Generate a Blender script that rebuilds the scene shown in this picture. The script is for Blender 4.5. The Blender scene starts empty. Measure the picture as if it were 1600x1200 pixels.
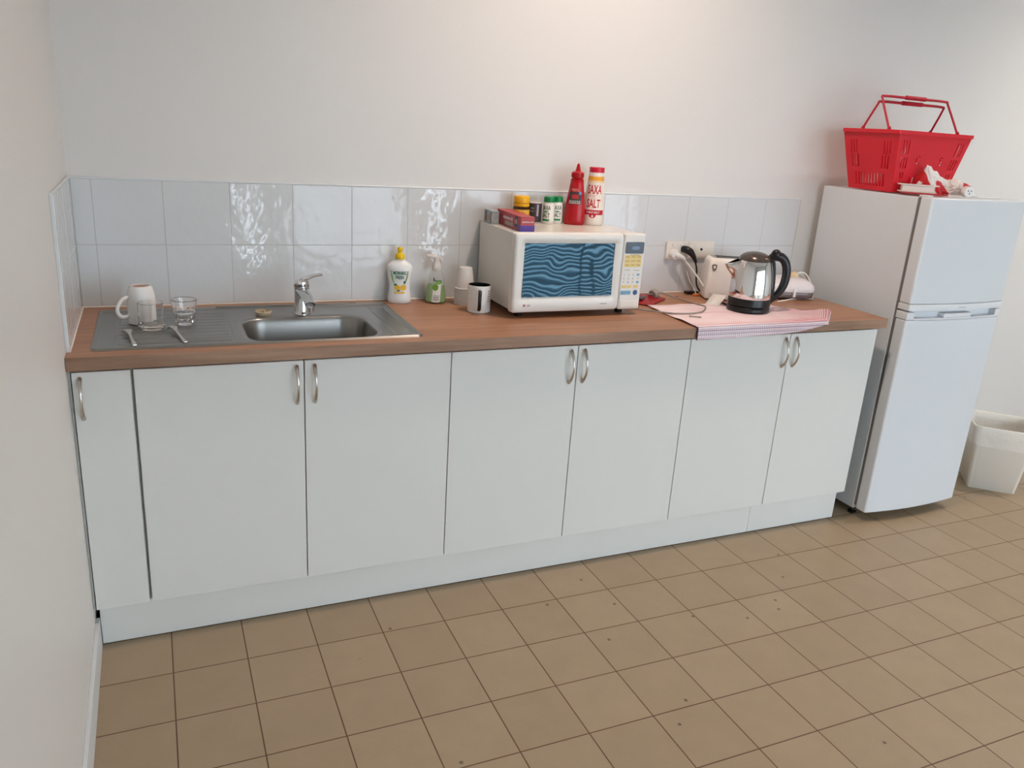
import bpy, bmesh, math, random
from mathutils import Vector, Matrix, Euler, noise
random.seed(7)
C = bpy.context.scene.collection
PI = math.pi
R = math.radians
sc = bpy.context.scene

# ------------------------------------------------------------------ camera
YAW, PITCH, ROLL = 0.428, -0.3098, 0.0652
CAM = Vector((0.2287, -2.8254, 1.5323))
fwd = Vector((math.sin(YAW)*math.cos(PITCH), math.cos(YAW)*math.cos(PITCH), math.sin(PITCH)))
rt0 = Vector((math.cos(YAW), -math.sin(YAW), 0)); up0 = rt0.cross(fwd)
rt = math.cos(ROLL)*rt0 + math.sin(ROLL)*up0
up = -math.sin(ROLL)*rt0 + math.cos(ROLL)*up0
cd = bpy.data.cameras.new('camera'); cam = bpy.data.objects.new('camera', cd); C.objects.link(cam)
cam.matrix_world = Matrix(((rt.x, up.x, -fwd.x, CAM.x), (rt.y, up.y, -fwd.y, CAM.y), (rt.z, up.z, -fwd.z, CAM.z), (0, 0, 0, 1)))
cd.sensor_fit = 'HORIZONTAL'; cd.sensor_width = 36; cd.lens = 1258.8/1600*36; cd.clip_start = 0.02
sc.camera = cam

# ------------------------------------------------------------------ light and exposure
sc.view_settings.view_transform = 'Standard'; sc.view_settings.look = 'None'
sc.view_settings.exposure = 0.0; sc.view_settings.gamma = 1; sc.view_settings.use_curve_mapping = False
SKY = 9.6; LAMP1 = 94; LAMP2 = 108
w = bpy.data.worlds.new('World'); sc.world = w; w.use_nodes = True
bg = w.node_tree.nodes['Background']; bg.inputs[0].default_value = (0.795, 0.925, 1.045, 1); bg.inputs[1].default_value = SKY
# windows in the wall opposite the counter: x0, x1, z0, z1, has blind
WY = -5.2
WIN = [(1.00, 1.14, 0.10, 2.30, False), (1.45, 2.55, 0.10, 2.30, True), (2.84, 3.02, 0.10, 2.30, False), (3.30, 5.30, 0.10, 2.30, True)]
for i, (a, b, c, d, bl) in enumerate(WIN):
    l = bpy.data.lights.new('window_daylight', 'AREA'); l.shape = 'RECTANGLE'; l.size = b-a; l.size_y = d-c
    l.cycles.is_portal = True
    o = bpy.data.objects.new('window_daylight', l); C.objects.link(o)
    o.location = ((a+b)/2, WY-0.16, (c+d)/2); o.rotation_euler = (R(90), 0, R(180))
RH = 3.0
LAMPS = [(1.75, -0.84), (4.7, -0.95)]

# ------------------------------------------------------------------ materials
def lin(c):
    return tuple((v/12.92 if v <= 0.04045 else ((v+0.055)/1.055)**2.4) for v in c)
def rgb(r, g, b): return lin((r/255, g/255, b/255))+(1,)
_M = {}
def mat(name, col, rough=0.5, metal=0.0, trans=0.0, ior=1.45, coat=0.0, emit=None, es=0.0, alpha=1.0, spec=0.5, bump=0.0, bscale=40.0, var=0.0, sss=0.0):
    if name in _M: return _M[name]
    m = bpy.data.materials.new(name); m.use_nodes = True; nt = m.node_tree; p = nt.nodes['Principled BSDF']
    p.inputs['Base Color'].default_value = col; p.inputs['Roughness'].default_value = rough; p.inputs['Metallic'].default_value = metal
    p.inputs['Transmission Weight'].default_value = trans; p.inputs['IOR'].default_value = ior; p.inputs['Coat Weight'].default_value = coat
    p.inputs['Specular IOR Level'].default_value = spec
    if sss: p.inputs['Subsurface Weight'].default_value = sss; p.inputs['Subsurface Scale'].default_value = 0.01
    if emit: p.inputs['Emission Color'].default_value = emit; p.inputs['Emission Strength'].default_value = es
    tc = nt.nodes.new('ShaderNodeTexCoord'); nz = nt.nodes.new('ShaderNodeTexNoise'); nz.inputs['Scale'].default_value = bscale; nz.inputs['Detail'].default_value = 4
    nt.links.new(tc.outputs['Object'], nz.inputs['Vector'])
    if bump:
        bp = nt.nodes.new('ShaderNodeBump'); bp.inputs['Strength'].default_value = bump; bp.inputs['Distance'].default_value = 0.01
        nt.links.new(nz.outputs['Fac'], bp.inputs['Height']); nt.links.new(bp.outputs['Normal'], p.inputs['Normal'])
    if var:
        mx = nt.nodes.new('ShaderNodeMixRGB'); mx.blend_type = 'MULTIPLY'; mx.inputs[0].default_value = 1
        cr = nt.nodes.new('ShaderNodeValToRGB'); cr.color_ramp.elements[0].color = (1-var,)*3+(1,); cr.color_ramp.elements[0].position = .3; cr.color_ramp.elements[1].position = .7
        nt.links.new(nz.outputs['Fac'], cr.inputs[0]); mx.inputs[1].default_value = col; nt.links.new(cr.outputs[0], mx.inputs[2]); nt.links.new(mx.outputs[0], p.inputs['Base Color'])
    _M[name] = m; return m

class NT:
    """tiny helper for building node maths"""
    def __init__(s, m): s.nt = m.node_tree; s.p = s.nt.nodes['Principled BSDF']
    def n(s, t, **k):
        x = s.nt.nodes.new(t)
        for a, b in k.items(): setattr(x, a, b)
        return x
    def l(s, a, b): s.nt.links.new(a, b)
    def math(s, op, a, b=None, c=None):
        x = s.n('ShaderNodeMath', operation=op)
        for i, v in enumerate((a, b, c)):
            if v is None: continue
            if isinstance(v, (int, float)): x.inputs[i].default_value = v
            else: s.l(v, x.inputs[i])
        return x.outputs[0]
    def mix(s, f, a, b, mode='MIX'):
        x = s.n('ShaderNodeMixRGB', blend_type=mode)
        for i, v in enumerate((f, a, b)):
            if isinstance(v, (int, float)): x.inputs[i].default_value = v
            elif isinstance(v, tuple): x.inputs[i].default_value = v
            else: s.l(v, x.inputs[i])
        return x.outputs[0]
    def noise(s, vec, scale, detail=3, rough=.5):
        x = s.n('ShaderNodeTexNoise'); x.inputs['Scale'].default_value = scale; x.inputs['Detail'].default_value = detail; x.inputs['Roughness'].default_value = rough
        s.l(vec, x.inputs['Vector']); return x.outputs['Fac']
    def ramp(s, f, p0, c0, p1, c1):
        x = s.n('ShaderNodeValToRGB'); e = x.color_ramp.elements; e[0].position = p0; e[0].color = c0; e[1].position = p1; e[1].color = c1
        s.l(f, x.inputs[0]); return x.outputs[0]
    def scale(s, vec, sx, sy, sz):
        x = s.n('ShaderNodeMapping'); x.inputs['Scale'].default_value = (sx, sy, sz); s.l(vec, x.inputs[0]); return x.outputs[0]
    def bump(s, h, strength, dist):
        x = s.n('ShaderNodeBump'); x.inputs['Strength'].default_value = strength; x.inputs['Distance'].default_value = dist; s.l(h, x.inputs['Height']); s.l(x.outputs[0], s.p.inputs['Normal'])

M_wall = mat('wall_paint', rgb(226, 224, 220), .45, bump=.03, bscale=120)
M_ceil = mat('ceiling_paint', rgb(232, 230, 226), .8)
M_skirt = mat('skirting_paint', rgb(222, 226, 228), .35)
M_cab = mat('cabinet_laminate', rgb(228, 228, 223), .28)
M_carc = mat('carcass_board', rgb(205, 207, 202), .5)
M_dark = mat('dark_gap', rgb(28, 28, 28), .7)
M_black = mat('black_plastic', rgb(22, 22, 24), .32)
M_chrome = mat('polished_chrome', (0.85, 0.85, 0.86, 1), .06, 1)
M_nickel = mat('satin_nickel', (0.62, 0.58, 0.54, 1), .22, 1)
M_tap = mat('tap_chrome', (0.60, 0.61, 0.62, 1), .14, 1)
M_fridge = mat('fridge_enamel', rgb(222, 226, 229), .22, bump=.01, bscale=300)
M_fridgetrim = mat('fridge_trim_plastic', rgb(226, 229, 232), .35)
M_gasket = mat('grey_gasket', rgb(118, 112, 108), .6)
M_mw = mat('microwave_plastic', rgb(232, 230, 224), .3)
M_mwbody = mat('microwave_enamel', rgb(226, 222, 214), .22)
M_white = mat('white_plastic', rgb(236, 234, 230), .3)
M_cream = mat('cream_plastic', rgb(236, 230, 220), .35)
M_ceramic = mat('white_ceramic', rgb(232, 230, 226), .12)
M_clay = mat('unglazed_clay', rgb(176, 140, 118), .8)
M_red = mat('red_plastic', rgb(206, 22, 36), .38)
M_basket = mat('basket_red_plastic', rgb(220, 24, 42), .42, sss=.0)
M_ketch = mat('ketchup_plastic', rgb(178, 18, 28), .25)
M_green = mat('green_lid_plastic', rgb(0, 126, 66), .35)
M_yellow = mat('yellow_plastic', rgb(240, 200, 20), .35)
M_vlid = mat('jar_lid_yellow', rgb(238, 176, 18), .35)
M_glass = mat('clear_glass', (1, 1, 1, 1), .0, trans=1, ior=1.47)
M_paper = mat('white_paper', rgb(235, 232, 228), .6)
M_grey = mat('grey_plastic', rgb(150, 140, 132), .45)
M_bin = mat('bin_plastic', rgb(224, 216, 204), .5)
M_liner = mat('bin_liner_film', rgb(232, 226, 216), .35, bump=.35, bscale=35)

def wood():
    m = mat('oak_laminate', rgb(180, 136, 108), .38); t = NT(m); tc = t.n('ShaderNodeTexCoord').outputs['Object']
    a = t.noise(t.scale(tc, 1.2, 26, 26), 3.0, 5, .6); b = t.noise(t.scale(tc, .8, 5, 5), 2.0, 3)
    c1 = t.ramp(a, .3, rgb(166, 119, 88), .7, rgb(197, 148, 114)); c2 = t.ramp(b, .3, rgb(190, 178, 168), .7, (1, 1, 1, 1))
    t.l(t.mix(.55, c1, c2, 'MULTIPLY'), t.p.inputs['Base Color']); return m
M_wood = wood()
def wood_edge():
    m = mat('oak_edge_strip', rgb(150, 124, 100), .45); t = NT(m); tc = t.n('ShaderNodeTexCoord').outputs['Object']
    a = t.noise(t.scale(tc, 1.5, 1, 24), 3.0, 6, .65); b = t.noise(t.scale(tc, 1.2, 1, 6), 3.0, 2)
    c1 = t.ramp(a, .3, rgb(146, 116, 94), .7, rgb(176, 142, 118)); c2 = t.ramp(b, .35, rgb(200, 190, 178), .65, (1, 1, 1, 1))
    t.l(t.mix(.6, c1, c2, 'MULTIPLY'), t.p.inputs['Base Color']); return m
M_edge = wood_edge()
M_steel = mat('brushed_steel', (0.34, 0.335, 0.32, 1), .32, 1)
def floor_mat():
    m = mat('floor_tile', rgb(165, 138, 110), .42); t = NT(m)
    tc = t.n('ShaderNodeTexCoord').outputs['Object']; s = t.n('ShaderNodeSeparateXYZ'); t.l(tc, s.inputs[0])
    P = .202; hg = .0016/P
    u = t.math('DIVIDE', t.math('SUBTRACT', s.outputs[0], .1976-P*40), P); v = t.math('DIVIDE', t.math('SUBTRACT', s.outputs[1], -.7178-P*40), P)
    fu = t.math('FRACT', u); fv = t.math('FRACT', v)
    du = t.math('MINIMUM', fu, t.math('SUBTRACT', 1, fu)); dv = t.math('MINIMUM', fv, t.math('SUBTRACT', 1, fv))
    d = t.math('MINIMUM', du, dv)
    g = t.math('LESS_THAN', d, hg*1.15)
    cv = t.n('ShaderNodeCombineXYZ'); t.l(t.math('FLOOR', u), cv.inputs[0]); t.l(t.math('FLOOR', v), cv.inputs[1])
    wn = t.n('ShaderNodeTexWhiteNoise', noise_dimensions='2D'); t.l(cv.outputs[0], wn.inputs['Vector'])
    base = t.ramp(wn.outputs['Value'], 0, rgb(167, 146, 119), 1, rgb(173, 152, 125))
    n1 = t.noise(tc, 9, 5, .6); n2 = t.noise(tc, 160, 2)
    base = t.mix(1, base, t.ramp(n1, .3, (.93, .93, .92, 1), .7, (1, 1, 1, 1)), 'MULTIPLY')
    base = t.mix(1, base, t.ramp(n2, .3, (.96, .96, .96, 1), .7, (1, 1, 1, 1)), 'MULTIPLY')
    vo = t.n('ShaderNodeTexVoronoi', voronoi_dimensions='2D'); vo.inputs['Scale'].default_value = 4.0; t.l(tc, vo.inputs['Vector'])
    n3 = t.noise(tc, 1.7, 1)
    spot = t.math('MULTIPLY', t.math('LESS_THAN', vo.outputs['Distance'], .022), t.math('GREATER_THAN', n3, .55))
    base = t.mix(t.math('MULTIPLY', spot, .7), base, rgb(70, 55, 42))
    gc = t.mix(t.noise(tc, 3, 2), rgb(82, 56, 36), rgb(112, 78, 54))
    t.l(t.mix(g, base, gc), t.p.inputs['Base Color'])
    h = t.math('SUBTRACT', 1, t.math('MULTIPLY', t.math('LESS_THAN', d, hg*1.5), 1)); t.bump(h, .5, .0015)
    return m
M_floor = floor_mat()
def tile_mat():
    m = mat('glazed_wall_tile', rgb(218, 221, 222), .04); t = NT(m); tc = t.n('ShaderNodeTexCoord').outputs['Object']
    a = t.noise(tc, 16, 2); b = t.noise(tc, 34, 1)
    h = t.math('ADD', a, t.math('MULTIPLY', b, .50)); t.bump(h, .20, .006); return m
M_tile = tile_mat()
M_grout = mat('wall_grout', rgb(196, 194, 190), .8)
M_silicone = mat('silicone_bead', rgb(240, 234, 228), .5)

# ------------------------------------------------------------------ geometry helpers
class MB:
    def __init__(s): s.bm = bmesh.new()
    def _merge(s, b, mtx=None):
        if mtx is not None: bmesh.ops.transform(b, matrix=mtx, verts=b.verts)
        me = bpy.data.meshes.new('t'); b.to_mesh(me); b.free(); s.bm.from_mesh(me); bpy.data.meshes.remove(me); return s
    def box(s, x0, x1, y0, y1, z0, z1, bev=0, seg=2, mtx=None):
        b = bmesh.new(); bmesh.ops.create_cube(b, size=1)
        for v in b.verts: v.co = Vector((x0+(v.co.x+.5)*(x1-x0), y0+(v.co.y+.5)*(y1-y0), z0+(v.co.z+.5)*(z1-z0)))
        if bev: s.wn = True; bmesh.ops.bevel(b, geom=list(b.edges), offset=bev, segments=seg, profile=.5, affect='EDGES')
        return s._merge(b, mtx)
    def lathe(s, prof, seg=40, sy=1.0, mtx=None, ang0=0):
        """prof: list of (r, z) ; r 0 closes"""
        b = bmesh.new(); rings = []
        for r, z in prof:
            if r <= 1e-6: rings.append([b.verts.new((0, 0, z))])
            else: rings.append([b.verts.new((r*math.cos(ang0+2*PI*i/seg), sy*r*math.sin(ang0+2*PI*i/seg), z)) for i in range(seg)])
        for A, B in zip(rings, rings[1:]):
            for i in range(seg):
                j = (i+1) % seg
                if len(A) == 1 and len(B) == 1: continue
                if len(A) == 1: b.faces.new((A[0], B[j], B[i]))
                elif len(B) == 1: b.faces.new((A[i], A[j], B[0]))
                else: b.faces.new((A[i], A[j], B[j], B[i]))
        bmesh.ops.recalc_face_normals(b, faces=b.faces)
        return s._merge(b, mtx)
    def tube(s, pts, r, seg=10, smooth=True, flat=1.0, cap=True, mtx=None, sub=6):
        P = [Vector(p) for p in pts]; rr = r if isinstance(r, (list, tuple)) else [r]*len(P)
        if smooth and len(P) > 2:
            Q = []; QR = []
            for i in range(len(P)-1):
                p0 = P[max(i-1, 0)]; p1 = P[i]; p2 = P[i+1]; p3 = P[min(i+2, len(P)-1)]
                for k in range(sub):
                    t = k/sub
                    Q.append(.5*((2*p1)+(-p0+p2)*t+(2*p0-5*p1+4*p2-p3)*t*t+(-p0+3*p1-3*p2+p3)*t**3)); QR.append(rr[i]*(1-t)+rr[i+1]*t)
            Q.append(P[-1]); QR.append(rr[-1]); P = Q; rr = QR
        b = bmesh.new(); rings = []; T = (P[1]-P[0]).normalized()
        N = T.orthogonal().normalized()
        if abs(T.z) < .99: N = (Vector((0, 0, 1))-T*T.z).normalized()
        for i, p in enumerate(P):
            t = (P[min(i+1, len(P)-1)]-P[max(i-1, 0)])
            t = t.normalized() if t.length > 1e-9 else T
            N = (N-t*N.dot(t)); N = N.normalized() if N.length > 1e-6 else t.orthogonal().normalized()
            B = t.cross(N)
            rings.append([b.verts.new(p+rr[i]*(math.cos(2*PI*k/seg)*N*flat+math.sin(2*PI*k/seg)*B)) for k in range(seg)])
        for A, Bq in zip(rings, rings[1:]):
            for k in range(seg): b.faces.new((A[k], A[(k+1) % seg], Bq[(k+1) % seg], Bq[k]))
        if cap: b.faces.new(rings[0][::-1]); b.faces.new(rings[-1])
        bmesh.ops.recalc_face_normals(b, faces=b.faces)
        return s._merge(b, mtx)
    def prism(s, poly, z0, z1, bev=0, mtx=None, seg=2):
        b = bmesh.new(); lo = [b.verts.new((x, y, z0)) for x, y in poly]; hi = [b.verts.new((x, y, z1)) for x, y in poly]; n = len(poly)
        b.faces.new(lo[::-1]); b.faces.new(hi)
        for i in range(n): b.faces.new((lo[i], lo[(i+1) % n], hi[(i+1) % n], hi[i]))
        bmesh.ops.recalc_face_normals(b, faces=b.faces)
        if bev:
            s.wn = True
            E_ = [e for e in b.edges if len(e.link_faces) == 2 and e.calc_face_angle() > R(38)]
            bmesh.ops.bevel(b, geom=E_, offset=bev, segments=seg, profile=.5, affect='EDGES')
        return s._merge(b, mtx)
    def ball(s, c, r, sx=1, sy=1, sz=1, u=16, v=10, mtx=None):
        b = bmesh.new(); bmesh.ops.create_uvsphere(b, u_segments=u, v_segments=v, radius=r)
        for q in b.verts: q.co = Vector((q.co.x*sx+c[0], q.co.y*sy+c[1], q.co.z*sz+c[2]))
        return s._merge(b, mtx)
    def cyl(s, p0, p1, r, seg=20, r1=None, bev=0):
        return s.tube([p0, p1], [r, r if r1 is None else r1], seg=seg, smooth=False)
    def out_loose(s, name, m, parent=None, sharp=.7):
        """every separate piece becomes an object of its own"""
        s.bm.verts.index_update(); todo = set(s.bm.verts); res = []
        while todo:
            st = [todo.pop()]; isl = set(st)
            while st:
                v = st.pop()
                for e in v.link_edges:
                    q = e.other_vert(v)
                    if q not in isl: isl.add(q); todo.discard(q); st.append(q)
            res.append([{v.index for v in isl}])
        s.bm.verts.index_update(); s.bm.verts.ensure_lookup_table(); outs = []
        for (ids,) in res:
            c = s.bm.copy(); c.verts.ensure_lookup_table(); bmesh.ops.delete(c, geom=[v for v in c.verts if v.index not in ids], context='VERTS')
            mb = MB(); mb.bm.free(); mb.bm = c; mb.wn = s.wn; outs.append(mb.out(name, m, parent, sharp))
        s.bm.free(); return outs
    wn = False
    def out(s, name, m, parent=None, sharp=.7, world=False):
        for f in s.bm.faces: f.smooth = True
        for e in s.bm.edges:
            if len(e.link_faces) == 2 and e.calc_face_angle(0) > sharp: e.smooth = False
        me = bpy.data.meshes.new(name); s.bm.to_mesh(me); s.bm.free(); me.materials.append(m)
        o = bpy.data.objects.new(name, me); C.objects.link(o)
        if parent is not None: o.parent = parent
        if s.wn:
            w_ = o.modifiers.new('even_normals', 'WEIGHTED_NORMAL'); w_.keep_sharp = True; w_.weight = 100
        return o

def holed(outer, holes, th, mtx=None):
    """2D outline with real holes, extruded; returns bmesh holder. outline in XY, thickness along +Z"""
    cu = bpy.data.curves.new('h', 'CURVE'); cu.dimensions = '2D'; cu.fill_mode = 'BOTH'; cu.extrude = th/2
    for poly in [outer]+holes:
        sp = cu.splines.new('POLY'); sp.points.add(len(poly)-1); sp.use_cyclic_u = True
        for i, (x, y) in enumerate(poly): sp.points[i].co = (x, y, 0, 1)
    o = bpy.data.objects.new('h', cu); C.objects.link(o)
    dg = bpy.context.evaluated_depsgraph_get(); me = bpy.data.meshes.new_from_object(o.evaluated_get(dg))
    bpy.data.objects.remove(o); bpy.data.curves.remove(cu)
    b = bmesh.new(); b.from_mesh(me); bpy.data.meshes.remove(me)
    bmesh.ops.remove_doubles(b, verts=b.verts, dist=1e-5)
    bmesh.ops.translate(b, vec=(0, 0, th/2), verts=b.verts)
    if mtx is not None: bmesh.ops.transform(b, matrix=mtx, verts=b.verts)
    return b

def textmesh(txt, size, bold=0.0, sx=1.0, italic=0.0):
    cu = bpy.data.curves.new('t', 'FONT'); cu.body = txt; cu.size = size; cu.align_x = 'CENTER'; cu.align_y = 'CENTER'; cu.offset = bold; cu.shear = italic; cu.resolution_u = 3
    o = bpy.data.objects.new('t', cu); C.objects.link(o)
    dg = bpy.context.evaluated_depsgraph_get(); me = bpy.data.meshes.new_from_object(o.evaluated_get(dg))
    bpy.data.objects.remove(o); bpy.data.curves.remove(cu)
    b = bmesh.new(); b.from_mesh(me); bpy.data.meshes.remove(me)
    for v in b.verts: v.co.x *= sx
    return b
def addtext(mb, txt, size, mtx=None, fn=None, bold=0.0, sx=1.0, italic=0.0, at=(0, 0)):
    b = textmesh(txt, size, bold, sx, italic)
    if fn:
        bmesh.ops.triangulate(b, faces=b.faces)
        for v in b.verts: v.co = fn(v.co.x+at[0], v.co.y+at[1])
    mb._merge(b, mtx); return mb
def patch(mb, poly_fn, u0, u1, v0, v1, nu=12, nv=6, fn=None):
    """rectangular patch mapped by fn(u,v)"""
    b = bmesh.new(); g = [[b.verts.new(fn(u0+(u1-u0)*i/nu, v0+(v1-v0)*j/nv)) for i in range(nu+1)] for j in range(nv+1)]
    for j in range(nv):
        for i in range(nu): b.faces.new((g[j][i], g[j][i+1], g[j+1][i+1], g[j+1][i]))
    mb._merge(b); return mb
def wrap(prof, sy=1.0, e=.0006, off=0.0):
    """maps flat (u, z) to the surface of a lathe, u=0 faces -y"""
    def rad(z):
        for (r0, z0), (r1, z1) in zip(prof, prof[1:]):
            if min(z0, z1) <= z <= max(z0, z1) and abs(z1-z0) > 1e-9: return r0+(r1-r0)*(z-z0)/(z1-z0)
        return prof[-1][0]
    def fn(u, z):
        r = rad(z)+e; a = u/max(r, .005)+off
        return Vector((r*math.sin(a), -sy*r*math.cos(a)-(e if sy < 1 else 0), z))
    return fn
def XZ(y, x=0, z=0):  # flat text plane facing -y
    return Matrix.Translation((x, y, z)) @ Matrix.Rotation(R(90), 4, 'X')

def thing(name, label, cat, loc=(0, 0, 0), rz=0, group=None, rot=None):
    o = bpy.data.objects.new(name, None); C.objects.link(o); o.empty_display_size = .05
    o.location = loc; o.rotation_euler = rot if rot else (0, 0, rz); o['label'] = label; o['category'] = cat
    if group: o['group'] = group
    return o
def tag(o, label, cat, group=None, loc=None, rz=None):
    o['label'] = label; o['category'] = cat
    if group: o['group'] = group
    if loc is not None: o.location = loc
    if rz is not None: o.rotation_euler = (0, 0, rz)
    return o
def struct(o): o['kind'] = 'structure'; return o
def dup(root, label, loc, rz=None, group=None):
    r = root.copy(); C.objects.link(r); r.location = loc; r['label'] = label
    if rz is not None: r.rotation_euler = (0, 0, rz)
    if group: r['group'] = group
    for ch in list(root.children):
        c = ch.copy(); C.objects.link(c); c.parent = r
        for g in list(ch.children):
            d = g.copy(); C.objects.link(d); d.parent = c
    return r
def face_cam(x, y): return math.atan2(CAM.x-x, -(CAM.y-y))

# ------------------------------------------------------------------ room shell
RX = 6.2
struct(MB().box(-.15, RX+.15, WY-.15, .15, -.1, 0).out('floor', M_floor))
struct(MB().box(-.15, RX+.15, WY-.15, .15, RH, RH+.1).out('ceiling', M_ceil))
struct(MB().box(-.15, RX+.15, 0, .15, 0, RH).out('wall_back', M_wall))
struct(MB().box(-.15, 0, WY, 0, 0, RH).out('wall_left', M_wall))
struct(MB().box(RX, RX+.15, WY, 0, 0, RH).out('wall_right', M_wall))
rect = lambda a, b, c, d: [(a, c), (b, c), (b, d), (a, d)]
mb = MB(); mb._merge(holed(rect(-.15, RX+.15, 0, RH), [rect(a, b, c, d) for a, b, c, d, _ in WIN], .15, Matrix.Translation((0, WY, 0)) @ Matrix.Rotation(R(90), 4, 'X')))
struct(mb.out('wall_front', M_wall))
for i, (a, b, c, d, bl) in enumerate(WIN):
    mb = MB(); f = .025
    mb.box(a, a+f, WY-.09, WY-.04, c, d); mb.box(b-f, b, WY-.09, WY-.04, c, d); mb.box(a+f, b-f, WY-.09, WY-.04, c, c+f); mb.box(a+f, b-f, WY-.09, WY-.04, d-f, d)
    if b-a > 1: mb.box((a+b)/2-.02, (a+b)/2+.02, WY-.09, WY-.04, c+f, d-f)
    wo = struct(mb.out('window_%d' % (i+1), M_white))
    if bl:
        mb = MB(); z = c+.05
        while z < d-.03:
            mb.box(a+.01, b-.01, -.024, .024, -.0008, .0008, mtx=Matrix.Translation((0, WY+.03, z)) @ Matrix.Rotation(R(-31), 4, 'X')); z += .046
        mb.box(a, b, WY+.005, WY+.055, d-.01, d+.04)
        bo = mb.out('venetian_blind', mat('blind_slat', rgb(205, 215, 222), .5)); tag(bo, 'white venetian blind hanging over window, seen only as a reflection', 'blind', 'venetian blinds')
struct(MB().box(0, .011, WY, -.521, 0, .095, .002).out('baseboard_left', M_skirt))
struct(MB().box(3.5, RX, -.011, 0, 0, .09, .002).out('baseboard_back', M_skirt))
M_lampglow = mat('lamp_glow', (1, .9, .8, 1), .5, emit=(1, .86, .74, 1), es=14)
for i, (x, y) in enumerate(LAMPS):
    t = thing('ceiling_downlight', 'round ceiling downlight above the '+['microwave', 'waste bin'][i], 'lamp', (x, y, RH), group='ceiling downlights')
    MB().lathe([(.045, -.001), (.062, -.001), (.062, -.008), (.045, -.012), (.045, -.001)], 32).out('trim_ring', M_white, t)
    MB().lathe([(0, -.002), (.044, -.002), (.044, -.004), (0, -.004)], 32).out('lens', M_lampglow, t)
    l = bpy.data.lights.new('downlight_bulb', 'SPOT'); l.energy = [LAMP1, LAMP2][i]; l.color = [(1.0, .78, .645), (1.0, .88, .79)][i]; l.shadow_soft_size = .04; l.spot_size = R([146, 140][i]); l.spot_blend = 1
    o = bpy.data.objects.new('downlight_bulb', l); C.objects.link(o); o.location = (x, y, RH-.03)

# ------------------------------------------------------------------ wall tiles (splashback)
def tiles(rects, plane, nm):
    mb = MB()
    for (a, b, c, d) in rects:
        g = .0010
        if plane == 'back': mb.box(a+g, b-g, -.0075, -.002, c+g, d-g, .0012, 2)
        else: mb.box(.002, .0075, a+g, b-g, c+g, d-g, .0012, 2)
    o = struct(mb.out(nm, M_tile)); return o
xs = [.008]+[-.1369+.2*c for c in range(1, 15)]+[2.853]
zs = [.905, 1.0987, 1.2995]
T1 = tiles([(a, b, c, d) for a, b in zip(xs, xs[1:]) for c, d in zip(zs, zs[1:])], 'back', 'trim_1')
MB().box(0, 2.855, -.0066, 0, .9, 1.3).out('grout', M_grout, T1)
MB().tube([(.008, -.004, 1.302), (2.855, -.004, 1.302)], .0042, smooth=False).out('top_bead', M_skirt, T1)
MB().tube([(.008, -.008, .902), (2.855, -.008, .902)], .003, smooth=False).out('silicone_line', M_silicone, T1)
ys = [-.527, -.468, -.268, -.068, -.008]
T2 = tiles([(a, b, c, d) for a, b in zip(ys, ys[1:]) for c, d in zip(zs, zs[1:])], 'left', 'trim_2')
MB().box(0, .0066, -.527, 0, .9, 1.3).out('grout', M_grout, T2)
MB().tube([(.004, -.53, 1.302), (.004, -.008, 1.302)], .0042, smooth=False).out('top_bead', M_skirt, T2)
MB().box(0, .010, -.534, -.527, .9, 1.304, .002).out('edge_trim', M_skirt, T2)
MB().tube([(.009, -.53, .902), (.009, -.008, .902)], .003, smooth=False).out('silicone_line', M_silicone, T2)

# ------------------------------------------------------------------ cabinets
YD = -.56; ZK = .1436; ZD = .8530; HB = .864; H = .9
def bow_handle(parent, x):
    mb = MB(); z0, z1 = .727, .836
    pts = []; rr = []
    for i in range(13):
        t = i/12; pts.append((x, YD-.0035-.024*math.sin(PI*t)**.8, z0+(z1-z0)*t)); rr.append(.0062-.0025*math.sin(PI*t))
    mb.tube(pts, rr, seg=12, flat=.75)
    for z in (z0, z1): mb.lathe([(0, 0), (.0062, 0), (.0062, .004), (.004, .006), (0, .006)], 16, mtx=Matrix.Translation((x, YD, z)) @ Matrix.Rotation(R(90), 4, 'X'))
    mb.out('handle', M_nickel, parent)
def cabinet(x0, x1, doors, label, group=None):
    t = thing('base_cabinet', label, 'cabinet', ((x0+x1)/2, -.27, ZK), group='base cabinets under the counter')
    def loc(o): o.location = (-(x0+x1)/2, .27, -ZK); return o
    mb = MB(); y0, y1 = YD+.019, -.002
    mb.box(x0+.0005, x0+.0165, y0, y1, ZK, HB-.001); mb.box(x1-.0165, x1-.0005, y0, y1, ZK, HB-.001); mb.box(x0+.0165, x1-.0165, y0, y1, ZK, ZK+.016)
    mb.box(x0+.0165, x1-.0165, y1-.006, y1, ZK+.016, HB-.001)
    loc(mb.out('cabinet_body', M_carc, t))
    for (a, b, hx) in doors:
        g = .0016
        d = loc(MB().box(a+g, b-g, YD, YD+.018, ZK, ZD, .001, 1).out('door', M_cab, t))
        bow_handle(d, hx)
    return t
cabinet(.006, .1511, [(.007, .1490, .0275)], 'narrow one-door white base cabinet against the left wall')
cabinet(.1511, 1.0512, [(.1535, .6012, .580), (.6012, 1.0512, .631)], 'double-door white base cabinet under the steel sink')
cabinet(1.0512, 1.9475, [(1.0512, 1.4964, 1.4705), (1.4964, 1.9475, 1.5205)], 'double-door white base cabinet under the microwave, between two others')
cabinet(1.9475, 2.8432, [(1.9475, 2.4007, 2.377), (2.4007, 2.8432, 2.429)], 'double-door white base cabinet under the kettle, next to the refrigerator')
flr = MB().box(.0005, .0062, -.556, -.541, ZK, HB-.001).out('filler_strip', mat('filler_grey', rgb(168, 170, 168), .5)); tag(flr, 'thin grey filler strip between the left wall and the narrow cabinet', 'trim')
tag(MB().box(.012, 2.3820, -.519, -.503, .003, ZK-.001, .0008, 1).out('kickboard', M_cab), 'long white kickboard panel running from the left wall', 'kickboard')
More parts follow.
